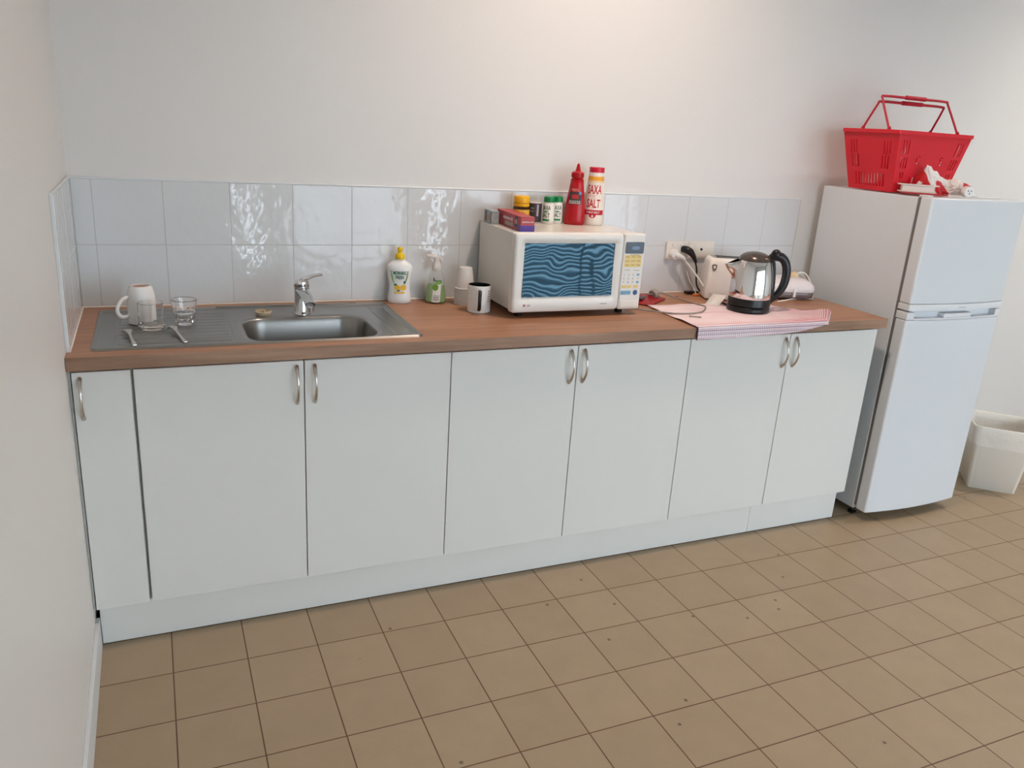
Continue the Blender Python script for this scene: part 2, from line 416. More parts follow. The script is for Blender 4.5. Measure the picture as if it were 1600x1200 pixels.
mb = MB().box(2.3834, 2.8452, -.519, -.503, .003, ZK-.001, .0008, 1); mb.box(2.829, 2.8452, -.503, -.02, .003, ZK-.001)
tag(mb.out('kickboard', M_cab), 'short white kickboard piece at the refrigerator end', 'kickboard')
mb = MB()
for x in (.1, .6, 1.1, 1.6, 2.1, 2.6):
    pass
mb.bm.free()

# benchtop with a cut-out for the sink bowl
BX1 = 2.860
ct = thing('countertop', 'long oak-look laminate countertop over the white base cabinets', 'countertop', (1.43, -.29, HB))
mb = MB(); mb._merge(holed(rect(.001, BX1, -.582, -.001), [rect(.43, .86, -.53, -.205)], H-HB, Matrix.Translation((0, 0, HB))))
o = mb.out('slab', M_wood, ct); o.location = (-1.43, .29, -HB)
mb = MB().box(.001, BX1, -.5845, -.5815, HB, H, .0006, 1); mb.box(BX1-.0005, BX1+.001, -.583, -.001, HB, H)
o = mb.out('edge_strip', M_edge, ct); o.location = (-1.43, .29, -HB)

# ------------------------------------------------------------------ sink
SX0, SX1, SY0, SY1 = .055, .970, -.534, -.064
def smooth(a, b, x): t = max(0, min(1, (x-a)/(b-a))); return t*t*(3-2*t)
def rrect(x, y, cx, cy, hx, hy, r):
    qx = abs(x-cx)-(hx-r); qy = abs(y-cy)-(hy-r)
    return math.hypot(max(qx, 0), max(qy, 0))+min(max(qx, qy), 0)-r
def sink_z(x, y):
    z = .0065
    e = min(x-SX0, SX1-x, y-SY0, SY1-y); z *= smooth(-.001, .006, e)
    z -= .003*smooth(.012, .018, e)*smooth(0, .01, (-.098)-y)
    d = rrect(x, y, .268, -.315, .158, .182, .02)     # drainboard field
    if d < 0:
        z -= .002*smooth(0, -.008, d)
        z += .0042*smooth(-.004, -.014, d)*abs(math.sin((y+.5)/.0370*PI))**.6
    d = rrect(x, y, .919, -.315, .032, .190, .012)     # small side panel
    z -= .003*smooth(0, -.008, d)
    d = rrect(x, y, .652, -.374, .191, .140, .075)
    z -= .003*smooth(.018, 0, d)
    if d < .003:
        z -= .135*smooth(.003, -.030, d)+.012*smooth(-.03, -.14, d)
    return z
def sink_region(x, y):
    if rrect(x, y, .652, -.374, .191, .140, .075) < .003: return 'bowl'
    if x < .488: return 'drainboard'
    return 'deck'
sk = thing('kitchen_sink', 'stainless steel sink with ribbed drainboard set into the countertop', 'sink', (.51, -.3, H))
NX, NY = 440, 260; verts = []
for j in range(NY+1):
    for i in range(NX+1):
        x = SX0+(SX1-SX0)*i/NX; y = SY0+(SY1-SY0)*j/NY
        # rounded outer corners
        r = .022; cx = min(max(x, SX0+r), SX1-r); cy = min(max(y, SY0+r), SY1-r)
        vx, vy = x-cx, y-cy; L = math.hypot(vx, vy); m_ = max(abs(vx), abs(vy))
        if L > 1e-9 and abs(vx) > 1e-9 and abs(vy) > 1e-9: x, y = cx+vx/L*m_, cy+vy/L*m_
        verts.append((x, y, sink_z(SX0+(SX1-SX0)*i/NX, SY0+(SY1-SY0)*j/NY)))
groups = {'bowl': [], 'drainboard': [], 'deck': []}
for j in range(NY):
    for i in range(NX):
        q = (j*(NX+1)+i, j*(NX+1)+i+1, (j+1)*(NX+1)+i+1, (j+1)*(NX+1)+i)
        xc = SX0+(SX1-SX0)*(i+.5)/NX; yc = SY0+(SY1-SY0)*(j+.5)/NY
        groups[sink_region(xc, yc)].append(q)
for nm, fs in groups.items():
    used = sorted({v for f in fs for v in f}); mp = {v: k for k, v in enumerate(used)}
    me = bpy.data.meshes.new(nm); me.from_pydata([(verts[v][0]-.51, verts[v][1]+.3, verts[v][2]) for v in used], [], [tuple(mp[v] for v in f) for f in fs])
    me.materials.append(M_steel); me.polygons.foreach_set('use_smooth', [True]*len(me.polygons))
    o = bpy.data.objects.new(nm, me); C.objects.link(o); o.parent = sk
MB().lathe([(0, -.1395), (.03, -.1395), (.036, -.138), (.038, -.141)], 28, mtx=Matrix.Translation((.142, -.074, 0))).out('drain', M_chrome, sk)
MB().tube([(.40-.51, -.083+.3, .0075), (.86-.51, -.083+.3, .0075)], .004, smooth=False, seg=8).out('rear_ridge', M_steel, sk)

# tap
tp = thing('mixer_tap', 'chrome single-lever mixer tap standing behind the sink bowl', 'tap', (.657, -.196, H+.004))
MB().lathe([(0, 0), (.028, 0), (.028, .004), (.0255, .007), (.0235, .012), (.0235, .075), (.025, .095), (0, .097)], 36).out('body', M_tap, tp)
mb = MB()
for k in range(1): mb.tube([(0, 0, .080), (.002, -.04, .078), (.004, -.085, .070), (.005, -.128, .058)], [.022, .0195, .018, .0165], seg=20, flat=.55)
mb.lathe([(0, -.012), (.0115, -.012), (.0115, 0), (0, 0)], 20, mtx=Matrix.Translation((.005, -.131, .052)))
mb.out('spout', M_tap, tp)
mb = MB(); mb.lathe([(.0245, .097), (.0255, .102), (.024, .112), (.017, .120), (0, .123)], 32)
mb.tube([(-.006, .0, .108), (.018, -.012, .121), (.040, -.02, .130), (.060, -.028, .134), (.066, -.03, .133)], [.016, .013, .010, .0075, .005], seg=14, flat=.6)
mb.out('lever', M_chrome, tp)

# sink plug sitting behind the bowl
pl = thing('sink_plug', 'small round beige sink strainer on the rear ledge left of the tap', 'plug', (.536, -.187, H+.0035))
MB().lathe([(0, 0), (.022, 0), (.023, .005), (.0262, .007), (.0262, .0115), (.022, .0125), (.020, .008), (0, .008)], 32).out('disc', mat('beige_rubber', rgb(196, 180, 150), .5), pl)
mb = MB(); [mb.ball((.0155*math.cos(k*PI/4), .0155*math.sin(k*PI/4), .0082), .0022, sz=.5, u=8, v=6) for k in range(8)]; mb.out('strainer_holes', M_dark, pl)
MB().lathe([(0, .008), (.004, .008), (.004, .013), (.0055, .015), (0, .017)], 16).out('knob', mat('beige_rubber', None), pl)

# ------------------------------------------------------------------ things on the drainboard
RIB = H+.0065
mg = thing('mug', 'white mug turned upside down on the drainboard', 'mug', (.183, -.246, RIB), R(20))
MB().lathe([(.037, 0), (.0405, 0), (.0405, .02), (.040, .06), (.037, .088), (.032, .106), (.028, .1105), (.0255, .1105), (.0245, .107), (.026, .102), (.034, .085), (.037, .06), (.037, 0)], 44).out('body', M_ceramic, mg)
MB().lathe([(0, .1055), (.0245, .1065)], 30).out('base_clay', M_clay, mg)
MB().tube([(-.038, -.002, .078), (-.055, -.006, .074), (-.070, -.009, .056), (-.072, -.010, .038), (-.062, -.008, .024), (-.047, -.005, .022), (-.038, -.003, .026)], .0048, seg=12, flat=1.2).out('handle', M_ceramic, mg)
gl = MB().lathe([(0, 0), (.031, 0), (.0345, .003), (.0355, .01), (.0355, .04), (.0352, .076), (.0335, .0765), (.0328, .076), (.0325, .018), (.029, .014), (0, .013)], 44).out('drinking_glass', M_glass)
tag(gl, 'straight clear glass tumbler in front of the upturned mug', 'glass', loc=(.207, -.330, RIB))
# faceted tumbler
b = bmesh.new(); prof = [(0, 0, 0), (.022, 0, 1), (.0255, .003, 1), (.027, .012, 1), (.031, .036, 1), (.0325, .040, .3), (.0335, .046, 0), (.0355, .072, 0), (.036, .074, 0), (.0345, .0755, 0), (.0335, .074, 0), (.031, .046, 0), (.026, .020, 0), (.021, .015, 0), (0, .014, 0)]
rings = []; seg = 40
for r, z, fct in prof:
    if r == 0: rings.append([b.verts.new((0, 0, z))]); continue
    ring = []
    for i in range(seg):
        a = 2*PI*i/seg; m5 = (a % (2*PI/10))-PI/10; k = math.cos(PI/10)/math.cos(m5)
        rr = r*(1-fct+fct*k*1.0); ring.append(b.verts.new((rr*math.cos(a), rr*math.sin(a), z)))
    rings.append(ring)
for A, B in zip(rings, rings[1:]):
    for i in range(seg):
        j = (i+1) % seg
        if len(A) == 1: b.faces.new((A[0], B[j], B[i]))
        elif len(B) == 1: b.faces.new((A[i], A[j], B[0]))
        else: b.faces.new((A[i], A[j], B[j], B[i]))
bmesh.ops.recalc_face_normals(b, faces=b.faces); mb = MB(); mb._merge(b)
tag(mb.out('drinking_glass', M_glass, sharp=.25), 'faceted clear glass tumbler right of the upturned mug', 'glass', loc=(.298, -.291, RIB))
def fork(p0, p1, label):
    """p0 tine end, p1 handle end (world xy)"""
    d = Vector((p1[0]-p0[0], p1[1]-p0[1])); L = d.length
    t = thing('fork', label, 'fork', (p0[0], p0[1], RIB), math.atan2(d.y, d.x), 'forks on the drainboard')
    mb = MB()
    for k in range(4):
        y = (k-1.5)*.0062
        mb.tube([(0, y, .001), (.012, y, .004), (.026, y, .010), (.036, y, .015), (.043, y*.9, .017)], [.0011, .0014, .0015, .0015, .0016], seg=6)
    mb.out('tines', mat('fork_steel', (.12, .115, .11, 1), .3, 1), t)
    MB().tube([(.040, 0, .017), (.050, 0, .018), (.062, 0, .0165), (.078, 0, .013), (L*.75, 0, .006), (L-.006, 0, .002), (L, 0, .002)], [.012, .0115, .007, .0035, .004, .0065, .005], seg=12, flat=.18).out('handle', M_nickel, t)
    return t
fork((.138, -.365), (.163, -.515), 'steel fork lying tines-down nearest the left wall')
fork((.252, -.345), (.291, -.505), 'steel fork lying tines-down in front of the faceted tumbler')

# ------------------------------------------------------------------ bottles by the wall
DX, DY = 1.026, -.050
ds = thing('detergent_bottle', 'white dishwashing liquid bottle with yellow cap and lemon label', 'bottle', (DX, DY, H), face_cam(DX, DY))
P1 = [(0, 0), (.037, 0), (.0415, .004), (.0425, .014), (.040, .035), (.0375, .052), (.038, .072), (.0425, .098), (.0455, .118), (.0455, .128), (.041, .138), (.028, .148), (.018, .154), (.016, .160)]
SYB = .62
MB().lathe(P1+[(0, .160)], 48, SYB).out('bottle_body', mat('detergent_white', rgb(238, 240, 238), .25), ds)
mb = MB().lathe([(0, .157), (.0165, .157), (.0175, .160), (.0165, .172), (.0145, .176), (.009, .178), (.007, .184), (.0095, .188), (.010, .194), (.0075, .199), (0, .200)], 32); mb.out('cap', M_yellow, ds)
f1 = wrap(P1, SYB, .0007)
M_tgreen = mat('ink_green', rgb(10, 112, 92), .5); M_lgreen = mat('ink_leaf_green', rgb(110, 160, 60), .5)
mb = MB(); addtext(mb, 'MORNING', .0170, fn=f1, bold=.0005, sx=.60, at=(.001, .110)); addtext(mb, 'FRESH', .0165, fn=f1, bold=.0005, sx=.68, at=(.001, .0945)); mb.out('label_text', M_tgreen, ds)
def disc(mb, u, v, ru, rv, fn, n=18):
    b = bmesh.new(); c = b.verts.new(fn(u, v)); ring = [b.verts.new(fn(u+ru*math.cos(2*PI*i/n), v+rv*math.sin(2*PI*i/n))) for i in range(n)]
    for i in range(n): b.faces.new((c, ring[i], ring[(i+1) % n]))
    bmesh.ops.recalc_face_normals(b, faces=b.faces); mb._merge(b)
mb = MB()
for s_ in (-1, 1):
    pts = [f1(s_*(.033-.012*t*t-.002), .119-.048*t) for t in [i/8 for i in range(9)]]
    mb.tube(pts, [.0008+.0012*math.sin(PI*i/8) for i in range(9)], seg=6)
mb.out_loose('label_swirl', M_lgreen, ds)
mb = MB(); disc(mb, -.008, .058, .010, .010, f1); disc(mb, .014, .058, .012, .011, f1); patch(mb, None, -.019, .019, .037, .043, fn=f1); mb.out('label_lemons', mat('ink_lemon', rgb(236, 190, 60), .5), ds)
mb = MB(); disc(mb, -.004, .048, .006, .004, f1); disc(mb, -.014, .068, .006, .004, f1); disc(mb, .018, .077, .004, .006, f1); mb.out_loose('label_leaf', M_tgreen, ds)

SX_, SY_ = 1.160, -.062
so = thing('soap_bottle', 'clear pump bottle of green hand soap with lime label', 'bottle', (SX_, SY_, H), face_cam(SX_, SY_))
P2 = [(0, 0), (.032, 0), (.0365, .004), (.0375, .012), (.034, .04), (.0295, .07), (.0265, .092), (.024, .105), (.017, .116), (.014, .122)]
MB().lathe([(0, .003), (.030, .003), (.034, .006), (.035, .012), (.0315, .04), (.0275, .066), (0, .066)], 36).out('liquid', mat('green_soap', rgb(186, 222, 164), .2, trans=.15, ior=1.33), so)
MB().lathe(P2, 40).out('bottle_body', mat('clear_plastic', (1, 1, 1, 1), .04, trans=1, ior=1.08), so)
mb = MB().lathe([(0, .118), (.016, .118), (.017, .122), (.017, .134), (.013, .142), (.0105, .150), (.011, .160), (.009, .166), (0, .168)], 28)
mb.tube([(.0, 0, .162), (-.012, -.003, .166), (-.030, -.006, .168), (-.036, -.007, .163)], [.009, .008, .0065, .005], seg=12)
mb.tube([(0, 0, .165), (.014, 0, .158), (.019, 0, .15)], [.008, .006, .004], seg=12)
mb.out('pump', mat('frosted_plastic', rgb(232, 226, 220), .3, trans=.15), so)
f2 = wrap(P2, 1, .0012)
mb = MB(); b = bmesh.new(); g = [[b.verts.new(f2(-.015+.030*i/10+(.005*(j/8)), .006+(.064)*j/8)) for i in range(11)] for j in range(9)]
for j in range(8):
    for i in range(10): b.faces.new((g[j][i], g[j][i+1], g[j+1][i+1], g[j+1][i]))
mb._merge(b); mb.out('label', M_paper, so)
f3 = wrap(P2, 1, .0018)
mb = MB(); disc(mb, -.002, .060, .011, .012, f3); disc(mb, .008, .078, .010, .007, f3); mb.out('lime_picture', M_lgreen, so)
mb = MB(); patch(mb, None, -.010, .020, .082, .085, fn=f3); patch(mb, None, -.010, -.006, .082, .094, fn=f3); patch(mb, None, .018, .020, .074, .085, fn=f3); mb.out('brand_band', mat('ink_dark_green', rgb(20, 80, 40), .5), so)
mb = MB(); patch(mb, None, -.009, .013, .029, .031, fn=f3); patch(mb, None, -.010, .012, .022, .025, fn=f3); patch(mb, None, -.010, .010, .015, .018, fn=f3); mb.out('label_lines', mat('ink_grey', rgb(120, 125, 120), .6), so)

# stack of plastic cups, each a cup of its own
M_cup = mat('cup_plastic', rgb(240, 237, 233), .35, trans=.05)
c0 = None
for k in range(11):
    z = H+.0005+k*.0058
    lb = ('white disposable plastic cup at the bottom of the upturned stack' if k == 0 else 'white disposable plastic cup at the top of the upturned stack' if k == 10 else 'white disposable plastic cup nested inside the upturned stack behind the mug')
    if c0 is None:
        c0 = MB().lathe([(.0365, 0), (.0380, .0008), (.0380, .0024), (.0365, .0032), (.0338, .0034), (.0330, .012), (.0235, .076), (0, .076), (0, .0754), (.0228, .0754), (.0322, .012), (.0330, .0024), (.0355, .001)], 36).out('disposable_cup', M_cup)
        tag(c0, lb, 'cup', 'stacked disposable cups', loc=(1.256, -.105, z))
    else:
        c = c0.copy(); C.objects.link(c); c.location = (1.256, -.105, z); c['label'] = lb

m2 = thing('mug', 'white mug with black inside and black handle left of the microwave', 'mug', (1.264, -.229, H), face_cam(1.264, -.229))
P3 = [(0, 0), (.037, 0), (.0405, .003), (.041, .008), (.041, .092), (.0405, .0955), (.039, .0962)]
MB().lathe(P3, 44).out('body', M_ceramic, m2)
MB().lathe([(.039, .0962), (.0375, .0955), (.037, .09), (.037, .01), (0, .008)], 44).out('inner_glaze', mat('black_glaze', rgb(25, 30, 32), .15), m2)
MB().tube([(.002, -.040, .080), (.003, -.056, .079), (.003, -.068, .068), (.003, -.070, .048), (.003, -.066, .028), (.002, -.054, .017), (.001, -.040, .016)], .0062, seg=12, flat=.8).out('handle', M_black, m2)
fm = wrap(P3, 1, .0006); mb = MB()
for k in range(5): patch(mb, None, .033, .044, .042+k*.009, .0445+k*.009, nu=4, nv=1, fn=fm)
mb.out('printed_lines', mat('ink_dark', rgb(60, 58, 60), .6), m2)

# ------------------------------------------------------------------ microwave
MX, MY, MZ = 1.331, -.365, H
mw = thing('microwave_oven', 'white microwave oven with blue-tinted door window on the countertop', 'microwave', (MX, MY, MZ), R(.0))
W_, Hh, Z0 = .510, .273, .022
MB().box(.006, W_-.006, .030, .345, Z0+.004, Z0+Hh-.004, .003).out('case', M_mwbody, mw)
mb = MB()
for x in (.05, W_-.05):
    for y in (.06, .31): mb.lathe([(0, 0), (.014, 0), (.016, .024), (0, .024)], 20, mtx=Matrix.Translation((x, y, 0)))
mb.out_loose('foot', M_black, mw)
def fascia(x0, x1, holes, m, nm, parent, th=.028):
    mb = MB(); b = holed(rect(x0, x1, Z0, Z0+Hh), holes, th, Matrix.Translation((0, th+.002, 0)) @ Matrix.Rotation(R(90), 4, 'X'))
    mb._merge(b); return mb
XS = .419
# door: a frame with sloped reveal round the glass
dr = MB()
wx0, wx1, wz0, wz1 = .037, .388, Z0+.054, Z0+.238
ox0, ox1, oz0, oz1 = 0, XS-.0012, Z0, Z0+Hh
ix0, ix1, iz0, iz1 = .026, .402, Z0+.042, Z0+.248
def rr_loop(x0, x1, z0, z1, r, n=5):
    pts = []
    for cx, cz, a0 in ((x1-r, z1-r, 0), (x0+r, z1-r, 90), (x0+r, z0+r, 180), (x1-r, z0+r, 270)):
        for k in range(n+1): a = R(a0+90*k/n); pts.append((cx+r*math.cos(a), cz+r*math.sin(a)))
    return pts
b = bmesh.new()
loops = [(rr_loop(ox0, ox1, oz0, oz1, .006), .030), (rr_loop(ox0, ox1, oz0, oz1, .010), .008), (rr_loop(ox0+.003, ox1-.001, oz0+.003, oz1-.003, .012), .0025), (rr_loop(ox0+.009, ox1-.002, oz0+.009, oz1-.009, .012), 0), (rr_loop(ix0, ix1, iz0, iz1, .012), 0), (rr_loop(wx0, wx1, wz0, wz1, .004), .006), (rr_loop(wx0, wx1, wz0, wz1, .004), .012)]
rg = [[b.verts.new((x, y, z)) for x, z in L] for L, y in loops]
for A, B in zip(rg, rg[1:]):
    n = len(A)
    for i in range(n): b.faces.new((A[i], A[(i+1) % n], B[(i+1) % n], B[i]))
b.faces.new(rg[0]); b.faces.new(rg[-1][::-1])
bmesh.ops.recalc_face_normals(b, faces=b.faces); dr._merge(b); door = dr.out('door', M_mw, mw)
# window glass leaning back slightly
M_win = mat('microwave_window', rgb(14, 34, 46), .02)
t_ = NT(M_win); tc_ = t_.n('ShaderNodeTexCoord').outputs['Object']; t_.bump(t_.noise(t_.scale(tc_, 1.3, 1, .8), 7, 1), .5, .0028); t_.p.inputs['Specular Tint'].default_value = (.45, .80, 1, 1)
t_.p.inputs['Specular IOR Level'].default_value = .55
b = bmesh.new(); nu, nv = 24, 12; g = []
for j in range(nv+1):
    row = []
    for i in range(nu+1):
        x = wx0+(wx1-wx0)*i/nu; z = wz0+(wz1-wz0)*j/nv
        row.append(b.verts.new((x, .0105-.010*(1-j/nv)*0+.0085*(j/nv)-.009, z)))
    g.append(row)
for j in range(nv):
    for i in range(nu): b.faces.new((g[j][i], g[j][i+1], g[j+1][i+1], g[j+1][i]))
mb = MB(); mb._merge(b); mb.out('window_glass', M_win, door)
# control side
MB().box(XS+.0012, W_, 0, .030, Z0, Z0+Hh, .0075, 3).out('control_panel', M_mw, mw)
cp = mw.children[-1]
for ch in mw.children:
    if ch.name.startswith('control_panel'): cp = ch
def flat(mbx, x0, x1, z0, z1, y=-.0006, r=.0015): mbx.prism(rr_loop(x0, x1, z0, z1, r, 3), 0, .0008, mtx=Matrix.Translation((0, y+.0008, 0)) @ Matrix.Rotation(R(90), 4, 'X')); return mbx
flat(MB(), XS+.008, W_-.006, .225, .266, r=.005).out('display', mat('display_glass', rgb(24, 34, 52), .08), cp)
mb = MB(); mb.ball((XS+.052, -.0010, .2445), .017, sy=.02, sz=.42); mb.out('display_glare', mat('glare_pale_blue', rgb(120, 150, 180), .4), cp)  # pale oval: glare on the display, painted as a colour
M_btny = mat('button_yellow', rgb(232, 206, 130), .5); M_btnb = mat('button_blue', rgb(120, 170, 200), .5); M_ink = mat('ink_dark', None)
mb = MB()
for r_ in range(3):
    for c_ in range(3): flat(mb, XS+.010+c_*.0232, XS+.0325+c_*.0232, .177+r_*.0145, .1905+r_*.0145)
for c_ in range(2): flat(mb, XS+.008+c_*.021, XS+.0275+c_*.021, .101, .111)
flat(mb, XS+.056, XS+.076, .101, .111); mb.out_loose('yellow_button', M_btny, cp)
mb = MB()
for c_ in range(2): flat(mb, XS+.006+c_*.0215, XS+.0265+c_*.0215, .077, .091)
for z in (.149, .122): mb.ball((XS+.072, -.0004, z), .0066, sx=1, sy=.15, sz=.6)
mb.out_loose('blue_button', M_btnb, cp)
MB().ball((XS+.067, -.0004, .084), .0095, sy=.15).out('start_button', mat('button_deep_blue', rgb(50, 90, 140), .4), cp)
mb = MB()
for r_ in range(3):
    for c_ in range(3): addtext(mb, str(1+c_+3*r_), .010, XZ(-.0012, XS+.013+c_*.019, .149-.0135*r_))
addtext(mb, '0', .008, XZ(-.0012, XS+.072, .1355))
for r_ in range(3):
    for c_ in range(3): flat(mb, XS+.0145+c_*.0232, XS+.028+c_*.0232, .1835+r_*.0145, .1848+r_*.0145, y=-.0012, r=.0004)
flat(mb, XS+.03, XS+.07, .2195, .2207, r=.0004); flat(mb, XS+.014, XS+.036, .1655, .1668, r=.0004); flat(mb, XS+.052, XS+.076, .164, .165, r=.0004)
mb.out('printed_marks', mat('ink_mark', rgb(96, 92, 96), .6), cp)
MB().box(XS+.010, W_-.007, -.002, .004, .030, .055, .0025).out('door_button', M_cream, cp)
mb = MB(); addtext(mb, 'LG', .010, XZ(-.0008, .062, .0475), bold=.0003); mb.out('brand_lettering', mat('ink_mid_grey', rgb(110, 106, 104), .5), door); mb = MB(); addtext(mb, 'intellowave', .0062, XZ(-.0008, .358, .0465), bold=.0001); mb.out('feature_lettering', mat('ink_mid_grey', rgb(110, 106, 104), .5), door)
mb = MB(); flat(mb, .041, .051, .0425, .0525, r=.005); mb.out('brand_emblem', mat('ink_rose', rgb(190, 120, 130), .5), door)

# ------------------------------------------------------------------ things on the microwave
MT = MZ+Z0+Hh-.004
M_fred = mat('box_red_print', rgb(188, 70, 76), .45, var=.15, bscale=60)
def carton(w, l, h, loc, rz, label, m1, m2_, txt, tm):
    t = thing('foil_box', label, 'box', loc, rz, 'boxes of kitchen wrap on the microwave')
    MB().box(-w/2, w/2, 0, l, 0, h, .0012).out('carton', m1, t)
    MB().box(-w/2-.0006, w/2+.0006, -.0006, .030, .0004, h*.42).out('lower_print', m2_, t)
    mb = MB(); addtext(mb, txt, h*.36, Matrix.Translation((-w/2-.0008, l*.52, h*.62)) @ Matrix.Rotation(R(-90), 4, 'Z') @ Matrix.Rotation(R(90), 4, 'X'), bold=.0004); mb.out('side_text', tm, t); mb = MB()
    addtext(mb, txt, .0072, XZ(-.0012, 0, h*.66), bold=.0002)
    mb.out('end_text', tm, t)
    return t
fb = carton(.050, .255, .050, (1.394, -.314, MT+.0005), R(-4.2), 'red and purple foil box lying along the left microwave edge', M_fred, mat('box_purple', rgb(86, 58, 150), .45), 'aluminium foil', M_paper)
MB().box(-.0262, -.0255, .034, .058, .010, .046).out('dark_patch', mat('ink_navy', rgb(40, 42, 82), .5), fb)
mb = MB(); addtext(mb, '10', .022, Matrix.Translation((-.0266, .046, .028)) @ Matrix.Rotation(R(-90), 4, 'Z') @ Matrix.Rotation(R(90), 4, 'X'), bold=.0004); mb.out('size_number', M_paper, fb)
MB().box(-.0262, -.0255, .075, .16, .006, .020).out('grey_picture', mat('print_grey', rgb(170, 160, 150), .5, var=.3, bscale=90), fb)
t = thing('foil_box', 'pale blue-grey wrap box lying behind the red foil box', 'box', (1.3555, -.118, MT+.0005), R(-4), 'boxes of kitchen wrap on the microwave')
MB().box(-.014, .014, 0, .088, 0, .046, .0012).out('carton', mat('box_grey_print', rgb(176, 182, 186), .45, var=.35, bscale=70), t)
mb = MB(); mb.box(-.0146, -.0138, .018, .042, .012, .032); mb.out('orange_picture', mat('print_orange', rgb(196, 140, 100), .5), t)
mb = MB(); mb.box(-.0146, -.0138, .055, .078, .006, .042); mb.box(-.0146, -.0138, .004, .012, .006, .042); mb.out_loose('dark_picture', mat('print_slate', rgb(96, 108, 118), .5), t)

vx, vy = 1.474, -.075
vg = thing('spread_jar', 'squat yellow-lidded jar of yeast spread with yellow label', 'jar', (vx, vy, MT), face_cam(vx, vy)+R(12))
PV = [(0, 0), (.026, 0), (.029, .004), (.031, .014), (.031, .052), (.029, .060), (.027, .063)]
MB().lathe(PV+[(0, .063)], 36).out('jar_body', mat('dark_spread_glass', rgb(50, 26, 14), .1), vg)
MB().lathe([(0, .100), (.026, .100), (.0285, .097), (.029, .090), (.029, .078), (.0285, .075), (0, .075)], 36).out('lid', M_vlid, vg)
MB().lathe([(.0285, .073), (.0295, .072), (.0295, .064), (.028, .062)], 36).out('lid_ring', M_vlid, vg)
fv = wrap(PV, 1, .0006); mb = MB(); patch(mb, None, -.075, .075, .010, .052, nu=36, nv=2, fn=fv); mb.out('label', mat('label_yellow', rgb(226, 176, 60), .5), vg)
fv2 = wrap(PV, 1, .0012); mb = MB(); b = bmesh.new(); 
n_ = 20; top = [b.verts.new(fv2(-.026+.052*i/n_, .030+.014*(1-abs(2*i/n_-1)))) for i in range(n_+1)]; bot = [b.verts.new(fv2(-.026+.052*i/n_, .030-.014*(1-abs(2*i/n_-1))-.0002)) for i in range(n_+1)]
for i in range(n_): b.faces.new((bot[i], bot[i+1], top[i+1], top[i]))
mb._merge(b); mb.out('red_diamond', mat('label_red', rgb(200, 40, 44), .5), vg)
fv3 = wrap(PV, 1, .0016); mb = MB(); addtext(mb, 'VEGEMITE', .0088, fn=fv3, bold=.0002, at=(0, .030)); mb.out('label_text', M_paper, vg)

tx, ty = 1.534, -.060
tn = thing('spice_tin', 'dark printed round tin with a pale rim beside the jar', 'tin', (tx, ty, MT), face_cam(tx, ty)+R(20))
PT = [(0, 0), (.0265, 0), (.028, .002), (.028, .0765), (.0268, .079), (.0262, .076)]
MB().lathe(PT+[(0, .075)], 36).out('can', mat('tin_pale', rgb(206, 198, 190), .35), tn)
ft = wrap(PT, 1, .0006); mb = MB(); patch(mb, None, -.075, .055, .006, .074, nu=36, nv=2, fn=ft); mb.out('dark_label', mat('label_dark', rgb(64, 56, 60), .5, var=.3, bscale=90), tn)
ft2 = wrap(PT, 1, .001); mb = MB(); patch(mb, None, .0, .008, .028, .070, fn=ft2); patch(mb, None, -.024, -.010, .055, .058, fn=ft2); patch(mb, None, -.024, -.012, .045, .047, fn=ft2); mb.out('pale_print', mat('print_mauve', rgb(170, 156, 164), .5), tn)

PS = [(0, 0), (.0195, 0), (.022, .003), (.0225, .012), (.021, .070), (.020, .077), (.018, .080)]
def shaker(x, y, rz, label):
    t = thing('salt_shaker', label, 'shaker', (x, y, MT), rz, 'small green-lidded salt shakers')
    MB().lathe(PS+[(0, .080)], 32).out('shaker_body', mat('shaker_white', rgb(238, 234, 226), .35), t)
    MB().lathe([(0, .100), (.0185, .100), (.0205, .098), (.0205, .080), (0, .080)], 32).out('lid', M_green, t)
    f = wrap(PS, 1, .0005); mb = MB(); addtext(mb, 'SAXA', .022, fn=f, bold=.0004, sx=.62, at=(0, .059)); addtext(mb, 'SALT', .021, fn=f, bold=.0004, sx=.66, at=(0, .032))
    mb.out('label_text', mat('ink_bottle_green', rgb(10, 86, 56), .5), t)
    mb = MB(); patch(mb, None, -.015, .015, .012, .019, fn=f); disc(mb, 0, .0455, .012, .003, f); mb.out_loose('label_band', mat('ink_mid_green', rgb(40, 140, 90), .5), t)
    return t
sh = shaker(1.584, -.082, face_cam(1.584, -.082)+R(-28), 'green-lidded salt shaker beside the dark tin')
dup(sh, 'green-lidded salt shaker beside the red sauce bottle', (1.628, -.060, MT), face_cam(1.628, -.060)+R(8))

kx, ky = 1.692, -.085
kb = thing('sauce_bottle', 'red squeezy ketchup bottle with pointed nozzle on the microwave', 'bottle', (kx, ky, MT), face_cam(kx, ky)+R(-8))
PK = [(0, 0), (.036, 0), (.0395, .004), (.040, .015), (.0385, .05), (.034, .09), (.029, .125), (.0255, .150), (.024, .165), (.019, .172)]
MB().lathe(PK+[(0, .172)], 40, .8).out('bottle_body', M_ketch, kb)
mb = MB().lathe([(0, .171), (.021, .171), (.0225, .173), (.0225, .190), (.019, .193), (.010, .196), (.006, .214), (.0038, .222), (0, .2235)], 32)
for k in range(20):
    a = 2*PI*k/20; mb.box(-.0008, .0008, .0215, .0235, .174, .189, mtx=Matrix.Rotation(a, 4, 'Z'))
mb.out('nozzle_cap', M_ketch, kb)
fk = wrap(PK, .8, .0008); mb = MB(); patch(mb, None, -.022, .026, .078, .120, nu=14, nv=6, fn=fk); mb.out('label', mat('label_charcoal', rgb(62, 58, 62), .5), kb)
